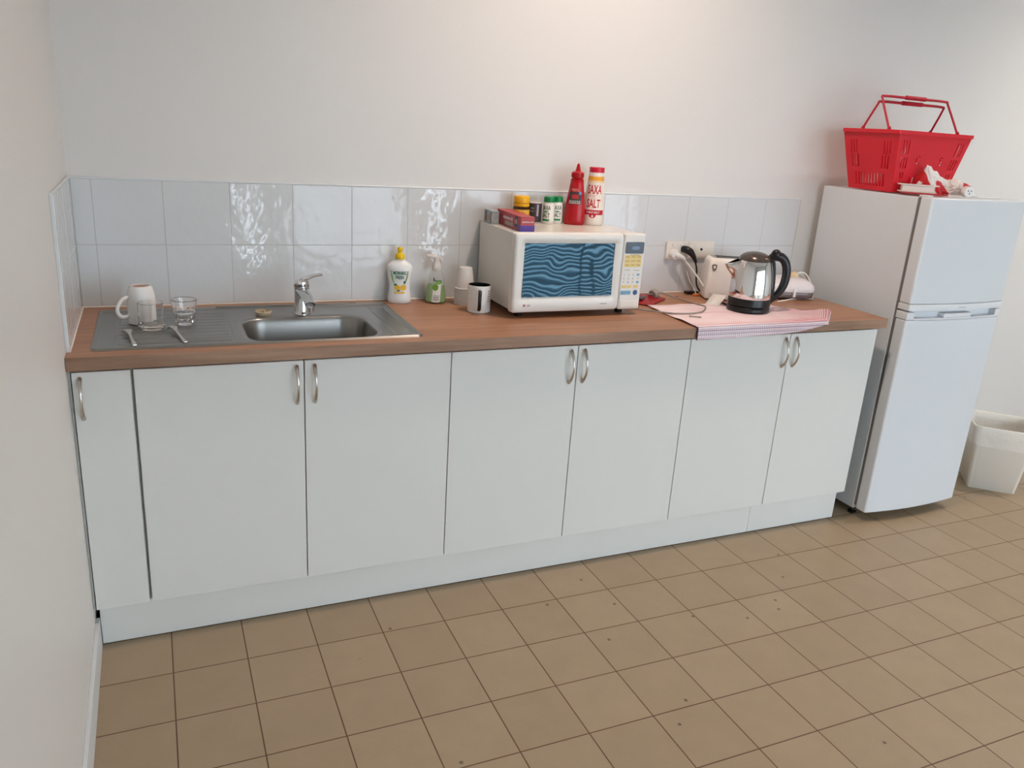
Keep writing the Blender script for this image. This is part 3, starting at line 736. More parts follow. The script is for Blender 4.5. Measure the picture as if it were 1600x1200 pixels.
fk2 = wrap(PK, .8, .0014); mb = MB(); patch(mb, None, -.022, .022, .079, .090, nu=10, nv=2, fn=fk2); mb.out('label_strip', mat('print_pale', rgb(206, 198, 196), .5), kb)
fk3 = wrap(PK, .8, .002); mb = MB(); addtext(mb, 'KETCHUP', .0105, fn=fk3, bold=.0003, sx=.85, at=(0, .0845)); mb.out('strip_text', M_ink, kb)
mb = MB(); patch(mb, None, -.012, .014, .096, .112, nu=6, nv=4, fn=fk2); mb.out('tomato_picture', mat('print_tomato', rgb(186, 52, 54), .5), kb)
mb = MB(); mb.tube([fk2(u/1000, .128+.006*math.sin(u*.9)) for u in range(-14, 16, 2)], .0011, seg=6); mb.out('script_mark', mat('print_pink', rgb(224, 120, 116), .5), kb)
mb = MB(); disc(mb, .020, .117, .006, .006, fk2); mb.out('round_seal', mat('print_blue', rgb(110, 140, 190), .5), kb)

sx2, sy2 = 1.772, -.085
sxx = thing('salt_container', 'tall white salt container with red lid and red lettering', 'container', (sx2, sy2, MT), face_cam(sx2, sy2)+R(-4))
PX = [(0, 0), (.036, 0), (.0395, .004), (.040, .010), (.0397, .05), (.0385, .08), (.035, .120), (.0315, .150), (.029, .172), (.028, .196)]
MB().lathe(PX+[(0, .196)], 44).out('container_body', mat('salt_white', rgb(240, 232, 220), .35), sxx)
MB().lathe([(0, .2125), (.0270, .2125), (.0285, .211), (.0285, .194), (0, .194)], 40).out('lid', mat('lid_crimson', rgb(206, 24, 56), .35), sxx)
fx = wrap(PX, 1, .0007)
mb = MB(); b = bmesh.new(); 
def ringband(z0, z1, e):
    m_ = MB(); r0 = wrap(PX, 1, e)
    m_.lathe([(-r0(0, z0).y, z0), (-r0(0, (z0+z1)/2).y, (z0+z1)/2), (-r0(0, z1).y, z1)], 44); return m_
b.free(); mb.bm.free()
ringband(.165, .180, .0006).out('orange_band', mat('band_orange', rgb(240, 170, 50), .5), sxx)
ringband(.158, .1645, .0006).out('pale_orange_band', mat('band_pale_orange', rgb(246, 214, 170), .5), sxx)
M_ired = mat('ink_red', rgb(200, 26, 48), .5)
mb = MB(); addtext(mb, 'SAXA', .045, fn=fx, bold=.0009, sx=.50, at=(0, .131)); addtext(mb, 'SALT', .043, fn=fx, bold=.0009, sx=.56, at=(0, .080)); mb.out('label_text', M_ired, sxx)
mb = MB(); patch(mb, None, -.046, .046, .040, .058, nu=24, nv=2, fn=fx); disc(mb, 0, .040, .014, .012, fx); mb.out('red_band', M_ired, sxx)
fx2 = wrap(PX, 1, .0013); mb = MB(); addtext(mb, 'TABLE SALT', .0105, fn=fx2, bold=.0002, at=(0, .049)); disc(mb, 0, .035, .004, .004, fx2); mb.out('band_text', M_paper, sxx)
mb = MB(); disc(mb, 0, .1065, .024, .006, fx); mb.out('oval_mark', mat('print_rose', rgb(236, 208, 196), .5), sxx)

# ------------------------------------------------------------------ power outlets on the tiles
po = thing('power_outlet', 'cream double power point with two plugs on the tiles', 'outlet', (2.232, -.0075, 1.08))
MB().box(-.061, .048, -.012, 0, -.036, .036, .003).out('plate', M_cream, po)
mb = MB(); mb.ball((-.030, -.013, .023), .0075, sy=.6); mb.ball((.013, -.013, .023), .0075, sy=.6); mb.out_loose('switch', M_white, po)
po2 = thing('wall_plate', 'cream wall plate with a dark socket hole right of power point', 'outlet', (2.345, -.0075, 1.082))
MB().box(-.064, .066, -.011, 0, -.035, .035, .003).out('plate', M_cream, po2)
MB().box(-.036, .054, -.0125, -.010, -.028, .028, .002).out('insert', M_cream, po2)
mb = MB(); mb.lathe([(0, 0), (.0055, 0), (.0055, .002), (0, .002)], 20, mtx=Matrix.Translation((.0, -.0125, .003)) @ Matrix.Rotation(R(90), 4, 'X')); mb.out('socket_hole', M_dark, po2)
# white plug and lead to the paper tag / toaster
wp = thing('power_cord', 'white power cord and plug running from wall to toaster', 'cord', (2.205, -.020, 1.065))
mb = MB(); mb.lathe([(0, .0), (.021, .0), (.022, .006), (.0215, .014), (.018, .022), (0, .028)], 28, mtx=Matrix.Rotation(R(90), 4, 'X'))
mb.tube([(0, -.018, 0), (.014, -.026, -.003), (.032, -.03, -.012), (.044, -.03, -.022)], [.012, .010, .008, .005], seg=14); mb.out('plug', M_white, wp)
MB().tube([(.040, -.03, -.020), (.060, -.045, -.045), (.085, -.075, -.085), (.098, -.105, -.118), (.115, -.13, -.148), (.14, -.12, -.156), (.16, -.085, -.1575)], .0036, seg=10).out('lead', M_white, wp)
# black plug and lead to kettle base
bp_ = thing('power_cord', 'black power cord and plug running from wall to kettle base', 'cord', (2.252, -.020, 1.080))
mb = MB(); mb.tube([(0, 0, .006), (.006, -.018, .006), (.018, -.030, -.002), (.034, -.036, -.022), (.046, -.038, -.045)], [.014, .0155, .015, .010, .005], seg=16); mb.out('plug', M_black, bp_)
MB().tube([(.044, -.037, -.042), (.056, -.036, -.075), (.058, -.038, -.110), (.060, -.05, -.145), (.072, -.075, -.168), (.075, -.105, -.1755), (.058, -.160, -.1755), (.052, -.222, -.1735), (.053, -.272, -.1705), (.053, -.278, -.166)], .0036, seg=10).out('lead', M_black, bp_)
# paper tag on the white cord
b = bmesh.new(); n = 12; g = []
for i in range(n+1):
    t = i/n; x = 2.238+.092*t; y = -.278+.078*t; z = H+.006+.006*math.sin(PI*t)+.024*t*t
    dx, dy = .019, -.020
    g.append([b.verts.new((x-dx, y-dy, z)), b.verts.new((x+dx, y+dy, z))])
for i in range(n): b.faces.new((g[i][0], g[i][1], g[i+1][1], g[i+1][0]))
mb = MB(); mb._merge(b)
tg = thing('paper_tag', 'curled white paper tag lying on cord left of the kettle', 'tag', (0, 0, 0)); o = mb.out('paper', M_paper, tg); q_ = o.modifiers.new('thick', 'SOLIDIFY'); q_.thickness = .0008

# ------------------------------------------------------------------ toaster
to = thing('toaster', 'white two-slice toaster standing behind the kettle', 'toaster', (2.432, -.152, H), R(-22))
b = bmesh.new(); prof = []
L2, D2, HT = .132, .072, .170
for z, k, kd in ((.008, .985, .97), (.03, 1.0, 1.0), (.08, .985, .98), (.13, .955, .90), (.155, .93, .80), (.167, .90, .66), (.170, .86, .54)):
    prof.append((z, L2*k, D2*kd))
rg = []
for z, hx, hy in prof: rg.append([b.verts.new((x, y, z)) for x, y in rr_loop(-hx, hx, -hy, hy, min(hy*.4, .020), 6)])
for A, B in zip(rg, rg[1:]):
    n = len(A)
    for i in range(n): b.faces.new((A[i], A[(i+1) % n], B[(i+1) % n], B[i]))
b.faces.new(rg[0][::-1]); b.faces.new(rg[-1]); bmesh.ops.recalc_face_normals(b, faces=b.faces)
mb = MB(); mb._merge(b); mb.out('housing', mat('toaster_shell', rgb(246, 242, 238), .3), to)
mb = MB(); mb.prism(rr_loop(-.108, .108, -.034, .034, .012, 4), .1695, .1725, .001); mb.out('top_plate', M_nickel, to)
mb = MB(); mb.box(-.09, .09, -.022, -.008, .172, .1732); mb.box(-.09, .09, .008, .022, .172, .1732); mb.out_loose('slot', M_dark, to)
mb = MB(); mb.prism(rr_loop(-.124, .124, -.063, .063, .03, 4), 0, .010); mb.out('base', M_grey, to)
# small crest badge on the front
mb = MB(); crest = [(-.010, .010), (0, .0125), (.010, .010), (.0105, 0), (.005, -.010), (0, -.014), (-.006, -.009), (-.0105, 0)]
mb.prism(crest, 0, .001, mtx=Matrix.Translation((-.108, -.0660, .136)) @ Matrix.Rotation(R(76), 4, 'X')); mb.out('badge', mat('badge_grey', rgb(96, 92, 92), .35), to)
mb = MB(); mb.prism([(x*.55, y*.55) for x, y in crest], 0, .001, mtx=Matrix.Translation((-.108, -.0672, .1362)) @ Matrix.Rotation(R(76), 4, 'X')); mb.out('badge_inlay', M_cream, to)

# ------------------------------------------------------------------ sandwich press on its side at the counter end
pr_ = thing('sandwich_press', 'rounded white sandwich press lying at the counter end behind the kettle', 'appliance', (2.722, -.138, H), R(-14))
def slab(loopspec):
    b = bmesh.new(); rg = []
    for z, hx, hy, r in loopspec: rg.append([b.verts.new((x, y, z)) for x, y in rr_loop(-hx, hx, -hy, hy, r, 7)])
    for A, B in zip(rg, rg[1:]):
        n = len(A)
        for i in range(n): b.faces.new((A[i], A[(i+1) % n], B[(i+1) % n], B[i]))
    b.faces.new(rg[0][::-1]); b.faces.new(rg[-1]); bmesh.ops.recalc_face_normals(b, faces=b.faces); m_ = MB(); m_._merge(b); return m_
slab([(.004, .095, .07, .04), (.010, .106, .082, .045), (.022, .110, .086, .048), (.030, .108, .084, .048)]).out('lower_shell', mat('press_under', rgb(120, 104, 104), .25), pr_)
slab([(.030, .107, .083, .048), (.034, .107, .083, .048)]).out('seam', M_grey, pr_)
slab([(.034, .110, .086, .048), (.044, .113, .088, .05), (.058, .110, .085, .05), (.074, .096, .072, .045), (.084, .070, .052, .035), (.087, .04, .03, .02)]).out('upper_shell', mat('press_white', rgb(232, 226, 226), .25), pr_)
MB().box(-.006, .006, -.094, -.080, .014, .052, .003).out('clip', M_white, pr_)
# tan plug and white cord coiled on it
cc = thing('power_cord', 'pale cord with beige plug coiled round the sandwich press', 'cord', (2.752, -.150, H+.087))
mb = MB().lathe([(0, -.012), (.015, -.012), (.018, -.004), (.018, .006), (.012, .014), (0, .016)], 22, mtx=Matrix.Translation((0, 0, .004)) @ Matrix.Rotation(R(70), 4, 'X')); mb.out('plug', mat('beige_plug', rgb(226, 202, 164), .45), cc)
Z = -.087+.0035
MB().tube([(.008, -.004, .012), (.030, -.002, .018), (.055, -.01, .012), (.078, -.02, -.020), (.085, -.030, -.05), (.082, -.045, Z+.001), (.060, -.070, Z), (.028, -.060, Z), (-.010, -.055, Z), (-.055, -.065, Z), (-.11, -.085, Z), (-.16, -.10, Z)], .0034, seg=10).out('lead', M_cream, cc)
MB().tube([(.008, .0, .008), (.028, .004, .014), (.055, .0, .002), (.076, -.01, -.03), (.080, -.022, -.06), (.070, -.035, Z+.006)], .0030, seg=10).out('lead_loop', M_cream, cc)

# ------------------------------------------------------------------ tea towel
B_ = [(1.955, -.252), (2.10, -.250), (2.25, -.250), (2.38, -.245), (2.49, -.275), (2.525, -.36), (2.565, -.418), (2.62, -.422), (2.672, -.426)]
F_ = [(1.944, -.5885), (2.04, -.5885), (2.14, -.5885), (2.24, -.5885), (2.32, -.5885), (2.40, -.5885), (2.465, -.5885), (2.545, -.585), (2.664, -.470)]
HG = [.044, .043, .042, .040, .038, .033, .024, .010, .004]
def lerp_list(L, t):
    t *= len(L)-1; i = min(int(t), len(L)-2); f = t-i
    if isinstance(L[0], tuple): return tuple(L[i][k]*(1-f)+L[i+1][k]*f for k in range(len(L[0])))
    return L[i]*(1-f)+L[i+1]*f
b = bmesh.new(); uvl = b.loops.layers.uv.new('UVMap'); NU, NV, NH = 110, 50, 10; g = []; uv = {}
for j in range(NV+NH+1):
    row = []
    for i in range(NU+1):
        u = i/NU; bx, by = lerp_list(B_, u); fx_, fy = lerp_list(F_, u)
        if j <= NV:
            v = j/NV; x = bx+(fx_-bx)*v; y = by+(fy-by)*v
            wr = noise.noise(Vector((x*9, y*14, 0)))*.5+.5; wr2 = noise.noise(Vector((x*26, y*9, 5)))*.5+.5
            kd = max(0, 1-max(0, (.115-math.hypot(x-2.335, y+.372))/.03))
            z = H+.0018+(.0060*wr*wr+.0022*wr2)*min(1, kd)*(1-.6*smooth(.9, 1, v))
            z += .012*smooth(.86, 1.0, u)*(.4+.6*v)
            arc = -math.hypot(fx_-bx, fy-by)*(1-v)
        else:
            h = (j-NV)/NH; hg = lerp_list(HG, u)
            x = fx_; y = fy-.0012*math.sin(h*PI*.5)-.0025*h*(1+math.sin(x*60))*.5; z = H+.002+.012*smooth(.86, 1.0, u)-hg*h
            if u > .86: y = fy-.006*h; 
            arc = hg*h
        vt = b.verts.new((x, y, z)); row.append(vt); uv[vt] = (x-1.945+(0 if j <= NV else 0), arc)
    g.append(row)
for j in range(NV+NH):
    for i in range(NU):
        f = b.faces.new((g[j][i], g[j+1][i], g[j+1][i+1], g[j][i+1]))
        for lp in f.loops: lp[uvl].uv = uv[lp.vert]
mb = MB(); mb._merge(b)
def towel_mat():
    m = mat('tea_towel_check', rgb(236, 220, 224), .9); t = NT(m); uvn = t.n('ShaderNodeUVMap'); uvn.uv_map = 'UVMap'; s = t.n('ShaderNodeSeparateXYZ'); t.l(uvn.outputs[0], s.inputs[0])
    U, V = s.outputs[0], s.outputs[1]
    def stripes(c, p, wd, off=0.): return t.math('LESS_THAN', t.math('FRACT', t.math('DIVIDE', t.math('ADD', c, off+10.), p)), wd/p)
    def band(c, a, b_): return t.math('MULTIPLY', t.math('GREATER_THAN', c, a), t.math('LESS_THAN', c, b_))
    base = rgb(244, 232, 234); col = t.mix(.0, base, base)
    col = t.mix(t.math('MULTIPLY', stripes(V, .0105, .0020), .34), col, rgb(222, 120, 134))
    col = t.mix(t.math('MULTIPLY', stripes(U, .0105, .0018), .15), col, rgb(222, 140, 150))
    col = t.mix(t.math('MULTIPLY', band(V, -.28, -.06), .12), col, rgb(236, 186, 192))
    lo = band(V, -.012, .2)
    col = t.mix(t.math('MULTIPLY', t.math('MULTIPLY', stripes(U, .0085, .0018), lo), .62), col, rgb(110, 104, 150))
    col = t.mix(t.math('MULTIPLY', t.math('MULTIPLY', stripes(V, .0075, .0016), lo), .45), col, rgb(150, 110, 150))
    for a, b2 in ((-.002, .0005), (.011, .0132), (.024, .0255)): col = t.mix(t.math('MULTIPLY', band(V, a, b2), .85), col, rgb(58, 60, 110))
    for a, b2, c_ in ((-.030, -.024, .75), (-.050, -.047, .7), (-.20, -.194, .5), (-.325, -.319, .5)): col = t.mix(t.math('MULTIPLY', band(V, a, b2), c_), col, rgb(204, 60, 80))
    cl_ = t.n('ShaderNodeClamp'); t.l(t.math('MULTIPLY', t.math('SUBTRACT', t.math('ADD', U, t.math('MULTIPLY', V, .8)), .30), 6), cl_.inputs[0])
    rgt = t.math('MULTIPLY', cl_.outputs[0], t.math('LESS_THAN', V, -.004))
    col = t.mix(t.math('MULTIPLY', t.math('MULTIPLY', stripes(V, .022, .006), rgt), .85), col, rgb(206, 46, 68))
    col = t.mix(t.math('MULTIPLY', t.math('MULTIPLY', stripes(V, .022, .0025, .010), rgt), .8), col, rgb(96, 70, 120))
    col = t.mix(band(U, -1, .0035), col, rgb(52, 48, 70))
    nz = t.noise(t.n('ShaderNodeTexCoord').outputs['Object'], 6, 3); col = t.mix(1, col, t.ramp(nz, .35, (.95, .90, .90, 1), .6, (1, 1, 1, 1)), 'MULTIPLY')
    nb = t.noise(t.n('ShaderNodeTexCoord').outputs['Object'], 700, 2); t.bump(nb, .3, .001)
    t.l(col, t.p.inputs['Base Color']); return m
tw = mb.out('tea_towel', towel_mat(), sharp=3)
so_ = tw.modifiers.new('thick', 'SOLIDIFY'); so_.thickness = .0012; so_.offset = 1
tag(tw, 'red and white checked tea towel spread under kettle, hanging over edge', 'towel')
TT = H+.0075

# ------------------------------------------------------------------ kettle
KX, KY = 2.337, -.372
kt = thing('electric_kettle', 'shiny steel electric kettle with black handle and base', 'kettle', (KX, KY, H+.0055), -YAW)
MB().lathe([(0, 0), (.078, 0), (.0815, .003), (.082, .010), (.080, .018), (.076, .021), (0, .021)], 52).out('power_base', M_black, kt)
MB().lathe([(0, .022), (.079, .022), (.0815, .025), (.0805, .048), (.0795, .052), (0, .052)], 52).out('lower_band', M_black, kt)
# chrome body with pulled spout
b = bmesh.new(); prof = [(.0795, .0525), (.0805, .056), (.0808, .075), (.0795, .10), (.077, .13), (.073, .155), (.068, .178), (.0635, .192), (.061, .196)]
rg = []; n = 72
for r, z in prof:
    ring = []
    for i in range(n):
        a = 2*PI*i/n-PI; da = abs(a)  # spout points to -x: angle pi
        d = PI-abs(a) if True else 0
        k = smooth(.55, 0, d)*smooth(.115, .178, z)
        rr = r+.046*k**1.2*(1 if z < .19 else .9)
        ring.append(b.verts.new((rr*math.cos(a), rr*math.sin(a)*(1-.15*k), z-.020*k*smooth(.17, .196, z))))
    rg.append(ring)
for A, B in zip(rg, rg[1:]):
    for i in range(n): b.faces.new((A[i], A[(i+1) % n], B[(i+1) % n], B[i]))
bmesh.ops.recalc_face_normals(b, faces=b.faces); mb = MB(); mb._merge(b); mb.out('steel_body', M_chrome, kt, sharp=1.2)
MB().lathe([(.0625, .194), (.061, .198), (.057, .207), (.048, .215), (.034, .222), (.016, .226), (0, .227)], 44).out('lid', mat('smoked_lid', rgb(96, 86, 80), .25, .6), kt)
mb = MB(); mb.tube([(.056, 0, .205), (.072, 0, .213), (.088, 0, .213), (.104, 0, .207), (.119, 0, .188), (.127, 0, .158), (.127, 0, .125), (.120, 0, .094), (.107, 0, .070), (.092, 0, .052), (.082, 0, .040)], [.011, .015, .016, .015, .0145, .0145, .0142, .0135, .012, .0105, .008], seg=16, flat=1.15)
mb.tube([(.066, 0, .200), (.074, 0, .180), (.081, 0, .14), (.0845, 0, .10), (.085, 0, .06), (.082, 0, .03)], [.012, .009, .0085, .0085, .009, .008], seg=12, flat=.8)
mb.out('handle', M_black, kt)
MB().ball((.077, 0, .221), .0195, sx=1, sy=.9, sz=1.0).out('lid_button', M_black, kt)

# ------------------------------------------------------------------ loose grey cord, snack packet, screw, bits
gc = thing('power_cord', 'loose grey power cord with plug beside the microwave', 'cord', (2.045, -.155, H+.030))
mb = MB().lathe([(0, -.016), (.018, -.016), (.020, -.008), (.019, .004), (.010, .018), (0, .020)], 20, mtx=Matrix.Rotation(R(20), 4, 'Z') @ Matrix.Rotation(R(78), 4, 'Y'))
for q in (-.008, .008): mb.box(-.034, -.014, q-.003, q+.003, -.001, .001)
mb.out('plug', M_grey, gc)
Z = -.0225
MB().tube([(.016, .002, .002), (.042, .010, .0), (.075, .005, -.010), (.105, -.01, -.02), (.122, -.045, Z), (.126, -.085, Z), (.135, -.125, Z), (.138, -.150, Z), (.110, -.190, Z), (.060, -.235, Z), (.0, -.252, Z), (-.060, -.245, Z), (-.105, -.215, Z), (-.155, -.17, Z), (-.20, -.12, Z)], .0034, seg=10).out('lead', M_grey, gc)
pk = slab([(.0, .085, .055, .01), (.004, .09, .058, .01), (.010, .082, .050, .02), (.018, .064, .036, .02), (.024, .03, .016, .012)])
for v in pk.bm.verts: v.co += Vector((1, 1, .9))*.007*noise.noise(v.co*70) if v.co.z > .003 else Vector()
pkt = thing('snack_packet', 'red and black foil snack packet under the grey plug', 'packet', (2.005, -.150, H+.0005), R(35)); pk.out('wrapper', mat('packet_red', rgb(176, 34, 40), .3, var=.55, bscale=55), pkt)
mb = MB().box(-.080, -.02, -.02, .04, .016, .0235, .003); mb.out('black_panel', mat('packet_black', rgb(40, 34, 36), .3), pkt)
sw = thing('screw', 'small loose steel screw lying on the tea towel', 'screw', (2.012, -.448, H+.0085), R(-34))
MB().cyl((0, 0, 0), (.040, 0, 0), .0022, 10).out('shank', M_grey, sw); MB().lathe([(0, 0), (.0042, 0), (.0042, .002), (0, .0035)], 14, mtx=Matrix.Rotation(R(-90), 4, 'Y')).out('head', M_grey, sw)
o = thing('cable_clip', 'orange plastic connector beside the black cord at the tiles', 'connector', (2.300, -.085, H)); MB().box(-.014, .014, -.008, .008, 0, .010, .003).out('clip_body', mat('orange_plastic', rgb(226, 140, 80), .4), o); MB().tube([(0, 0, .008), (-.003, .02, .03), (-.010, .045, .058), (-.018, .062, .10)], .0016, seg=8).out('wire', M_cream, o)
o = thing('black_adapter', 'flat black adapter lying against the tiles behind cords', 'adapter', (2.305, -.045, H)); MB().box(-.03, .03, -.014, .014, 0, .012, .002).out('adapter_body', M_black, o)
o = thing('red_clip', 'tiny red clip on the countertop under the power point', 'clip', (2.185, -.100, H)); MB().box(-.012, .010, -.006, .006, 0, .004, .001).out('clip_body', mat('dull_red', rgb(150, 60, 50), .5), o)

def adopt(root, cord, lead):
    """the cord belongs to its appliance: lead mesh becomes the part, its plug a sub-part"""
    inv = Matrix.LocRotScale(root.location, root.rotation_euler, None).inverted(); lead.parent = root
    lead.matrix_parent_inverse = inv @ Matrix.Translation(cord.location); lead.name = 'power_cord'
    for c in list(cord.children):
        if c is not lead: c.parent = lead
    bpy.data.objects.remove(cord)
for root, cord in ((kt, bp_), (to, wp), (pr_, cc), (mw, gc)):
    adopt(root, cord, next(c for c in cord.children if c.name.startswith('lead') and not c.name.startswith('lead_loop')))
# ------------------------------------------------------------------ refrigerator
FX0, FX1 = 2.940, 3.480; FZ = 1.372
fr = thing('refrigerator', 'white top-freezer refrigerator standing right of the counter', 'refrigerator', ((FX0+FX1)/2, -.30, 0))
def L(o): o.location = (-(FX0+FX1)/2, .30, 0); return o
L(MB().box(FX0, FX1, -.535, -.040, .040, FZ-.004, .004).out('cabinet', M_fridge, fr))
mb = MB(); mb.box(FX0+.004, FX1-.004, -.546, -.535, .06, FZ-.006)
L(mb.out('door_gasket', M_gasket, fr))
mb = MB()
for x in (FX0+.04, FX1-.04):
    for y in (-.50, -.08): mb.lathe([(0, 0), (.018, 0), (.018, .008), (.008, .010), (.008, .045), (0, .045)], 18, mtx=Matrix.Translation((x, y, 0)))
L(mb.out('foot', M_black, fr))
L(MB().box(FX0+.03, FX1-.03, -.52, -.06, .030, .040).out('underside', M_dark, fr))
def fy(x, off=0): u = (x-(FX0+FX1)/2)/((FX1-FX0)/2); return -.600-.020*(1-u*u)+off
def cslab(x0, x1, z0, z1, yb, off=0, bev=.004, m=M_fridge, nm='door', seg=3):
    n = max(3, int((x1-x0)/.02)); poly = [(x0, yb)]+[(x0+(x1-x0)*i/n, fy(x0+(x1-x0)*i/n, off)) for i in range(n+1)]+[(x1, yb)]
    return MB().prism(poly, z0, z1, bev, seg=seg)
d1 = L(cslab(FX0, FX1, .958, FZ, -.546, bev=.008).out('freezer_door', M_fridge, fr))
s1 = cslab(FX0, FX1, .932, .9575, -.546, off=-.002, bev=.003).out('handle_trim', M_fridgetrim, d1)
mb = MB(); addtext(mb, 'Westinghouse', .0075, Matrix.Translation((3.215, fy(3.215, -.0028), .945)) @ Matrix.Rotation(R(90), 4, 'X')); mb.out('badge', mat('ink_badge', rgb(120, 124, 134), .4), s1)
d2 = L(cslab(FX0, FX1, .045, .8955, -.546, bev=.008).out('fridge_door', M_fridge, fr))
mb = cslab(FX0+.003, FX1-.003, .8965, .9255, -.547, off=.028, bev=0)
mb._merge(cslab(FX0, FX0+.035, .896, .926, -.546, bev=.002).bm); mb._merge(cslab(FX1-.035, FX1, .896, .926, -.55, bev=.002).bm)
mb._merge(cslab(FX0+.035, FX1-.035, .896, .902, -.55, bev=.001).bm); mb._merge(cslab(FX0+.185, FX0+.345, .902, .921, -.55, bev=.003).bm)
mb.out('handle_trim', M_fridgetrim, d2)
mb = MB(); mb.box(FX0+.01, FX0+.04, -.57, -.53, FZ-.002, FZ+.005, .002)
L(mb.out('hinge_cover', M_fridgetrim, fr))

# ------------------------------------------------------------------ shopping basket on the fridge
bk = thing('shopping_basket', 'red plastic shopping basket standing on top of the refrigerator', 'basket', (3.11, -.275, FZ+.001))
bw0, bd0, bw1, bd1, bh = .300, .225, .405, .285, .235; th = .003
def panel(wb, wt, hgt, slots, extra, place, nm='side_wall'):
    outer = [(-wb/2, 0), (wb/2, 0), (wt/2, hgt), (-wt/2, hgt)]
    sl = []
    for (u, z0, z1, ww) in slots:
        k0 = 1+(wt/wb-1)*z0/hgt; k1 = 1+(wt/wb-1)*z1/hgt
        sl.append([(u*k0-ww/2, z0), (u*k0+ww/2, z0), (u*k1+ww/2, z1), (u*k1-ww/2, z1)])
    m_ = MB(); m_._merge(holed(outer, sl+extra, th, place)); return m_.out(nm, M_basket, bk)
def arcpoly(cx, cz, r, w_, a0, a1, n=10):
    o_ = [(cx+(r+w_/2)*math.cos(R(a0+(a1-a0)*i/n)), cz+(r+w_/2)*math.sin(R(a0+(a1-a0)*i/n))) for i in range(n+1)]
    i_ = [(cx+(r-w_/2)*math.cos(R(a1-(a1-a0)*i/n)), cz+(r-w_/2)*math.sin(R(a1-(a1-a0)*i/n))) for i in range(n+1)]
    return o_+i_
slW = []
for s_ in (-1, 1):
    for k in range(3): slW += [(s_*(.105+.012*k), .150, .205, .0055), (s_*(.105+.012*k), .095, .138, .0055)]
    for k in range(2): slW += [(s_*(.112+.012*k), .055, .080, .0055)]
for k in range(10): slW.append(((k-4.5)*.016, .02, .062, .006))
letters = [arcpoly(-.058, .130, .014, .006, 70, 290), arcpoly(.066, .137, .0075, .005, 10, 250), arcpoly(.066, .122, .0075, .005, 190, 430)]
slS = []
for s_ in (-1, 1):
    for k in range(3): slS += [(s_*(.060+.012*k), .145, .200, .0055), (s_*(.055+.013*k), .09, .142, .0065)]
slR = [(-.022, .09, .142, .009), (-.036, .09, .142, .009), (.036, .09, .142, .009)]
for k in range(10): slS.append(((k-4.5)*.0150, .018, .070, .006))
sl1 = math.atan2((bd1-bd0)/2, bh); sl2 = math.atan2((bw1-bw0)/2, bh); HF = bh/math.cos(sl1); HS = bh/math.cos(sl2)
Xr = lambda a: Matrix.Rotation(a, 4, 'X')
for rz in (0, PI):
    panel(bw0, bw1, HF, slW, letters if rz == 0 else [], Matrix.Rotation(rz, 4, 'Z') @ Matrix.Translation((0, -bd0/2, 0)) @ Xr(R(90)+sl1))
for rz in (PI/2, -PI/2):
    panel(bd0, bd1, HS, slS+(slR if rz > 0 else []), [], Matrix.Rotation(rz, 4, 'Z') @ Matrix.Translation((0, -bw0/2, 0)) @ Xr(R(90)+sl2))
mb = MB()
for sx_ in (-1, 1):
    for sy_ in (-1, 1): mb.tube([(sx_*(bw0/2-.001), sy_*(bd0/2-.001), .002), (sx_*(bw1/2-.001), sy_*(bd1/2-.001), bh)], .005, smooth=False, seg=10)
mb.out('corner_post', M_basket, bk)
mb = MB(); mb._merge(holed(rect(-bw0/2, bw0/2, -bd0/2, bd0/2), [rect(x-.008, x+.008, y-.02, y+.02) for x in [(-.12+.03*k) for k in range(9)] for y in (-.07, 0, .07)], .004)); mb.out('bottom', M_basket, bk)
mb = MB(); rw, rd = bw1/2+.010, bd1/2+.006
b = bmesh.new(); rg = []
for z, e in ((bh+.002, -.012), (bh+.002, 0), (bh-.012, 0), (bh-.012, -.0025), (bh-.002, -.003), (bh-.002, -.012)): rg.append([b.verts.new((x, y, z)) for x, y in rr_loop(-rw-e, rw+e, -rd-e, rd+e, .012, 4)])
for k in range(6):
    A, B = rg[k], rg[(k+1) % 6]; n = len(A)
    for i in range(n): b.faces.new((A[i], A[(i+1) % n], B[(i+1) % n], B[i]))
bmesh.ops.recalc_face_normals(b, faces=b.faces); mb._merge(b); mb.out('rim', M_basket, bk)
def bhandle(y0):
    t_ = bw1/2-.010; yt = .006 if y0 > 0 else -.006; zt = bh+(.108 if y0 > 0 else .129)
    mb = MB()
    pts = [(-t_, y0, bh-.002), (-t_, y0*.94, bh+.012), (-.185, yt+y0*.06, zt-.012), (-.172, yt, zt), (-.06, yt, zt+.001), (0, yt, zt+.002), (.06, yt, zt+.001), (.172, yt, zt), (.185, yt+y0*.06, zt-.012), (t_, y0*.94, bh+.012), (t_, y0, bh-.002)]
    mb.tube(pts, [.0045, .0045, .0042, .005, .0055, .0055, .0055, .005, .0042, .0045, .0045], seg=10, sub=3)
    mb.tube([(-.055, yt, zt+.0015), (.055, yt, zt+.0015)], .0085, smooth=False, seg=12)
    for sx_ in (-1, 1): mb.ball((sx_*t_, y0, bh+.005), .009, sx=.6, sy=1, sz=1.1, u=10, v=8)
    mb.out('carry_handle', mat('handle_crimson', rgb(190, 20, 44), .4), bk)
bhandle(.055); bhandle(-.078)

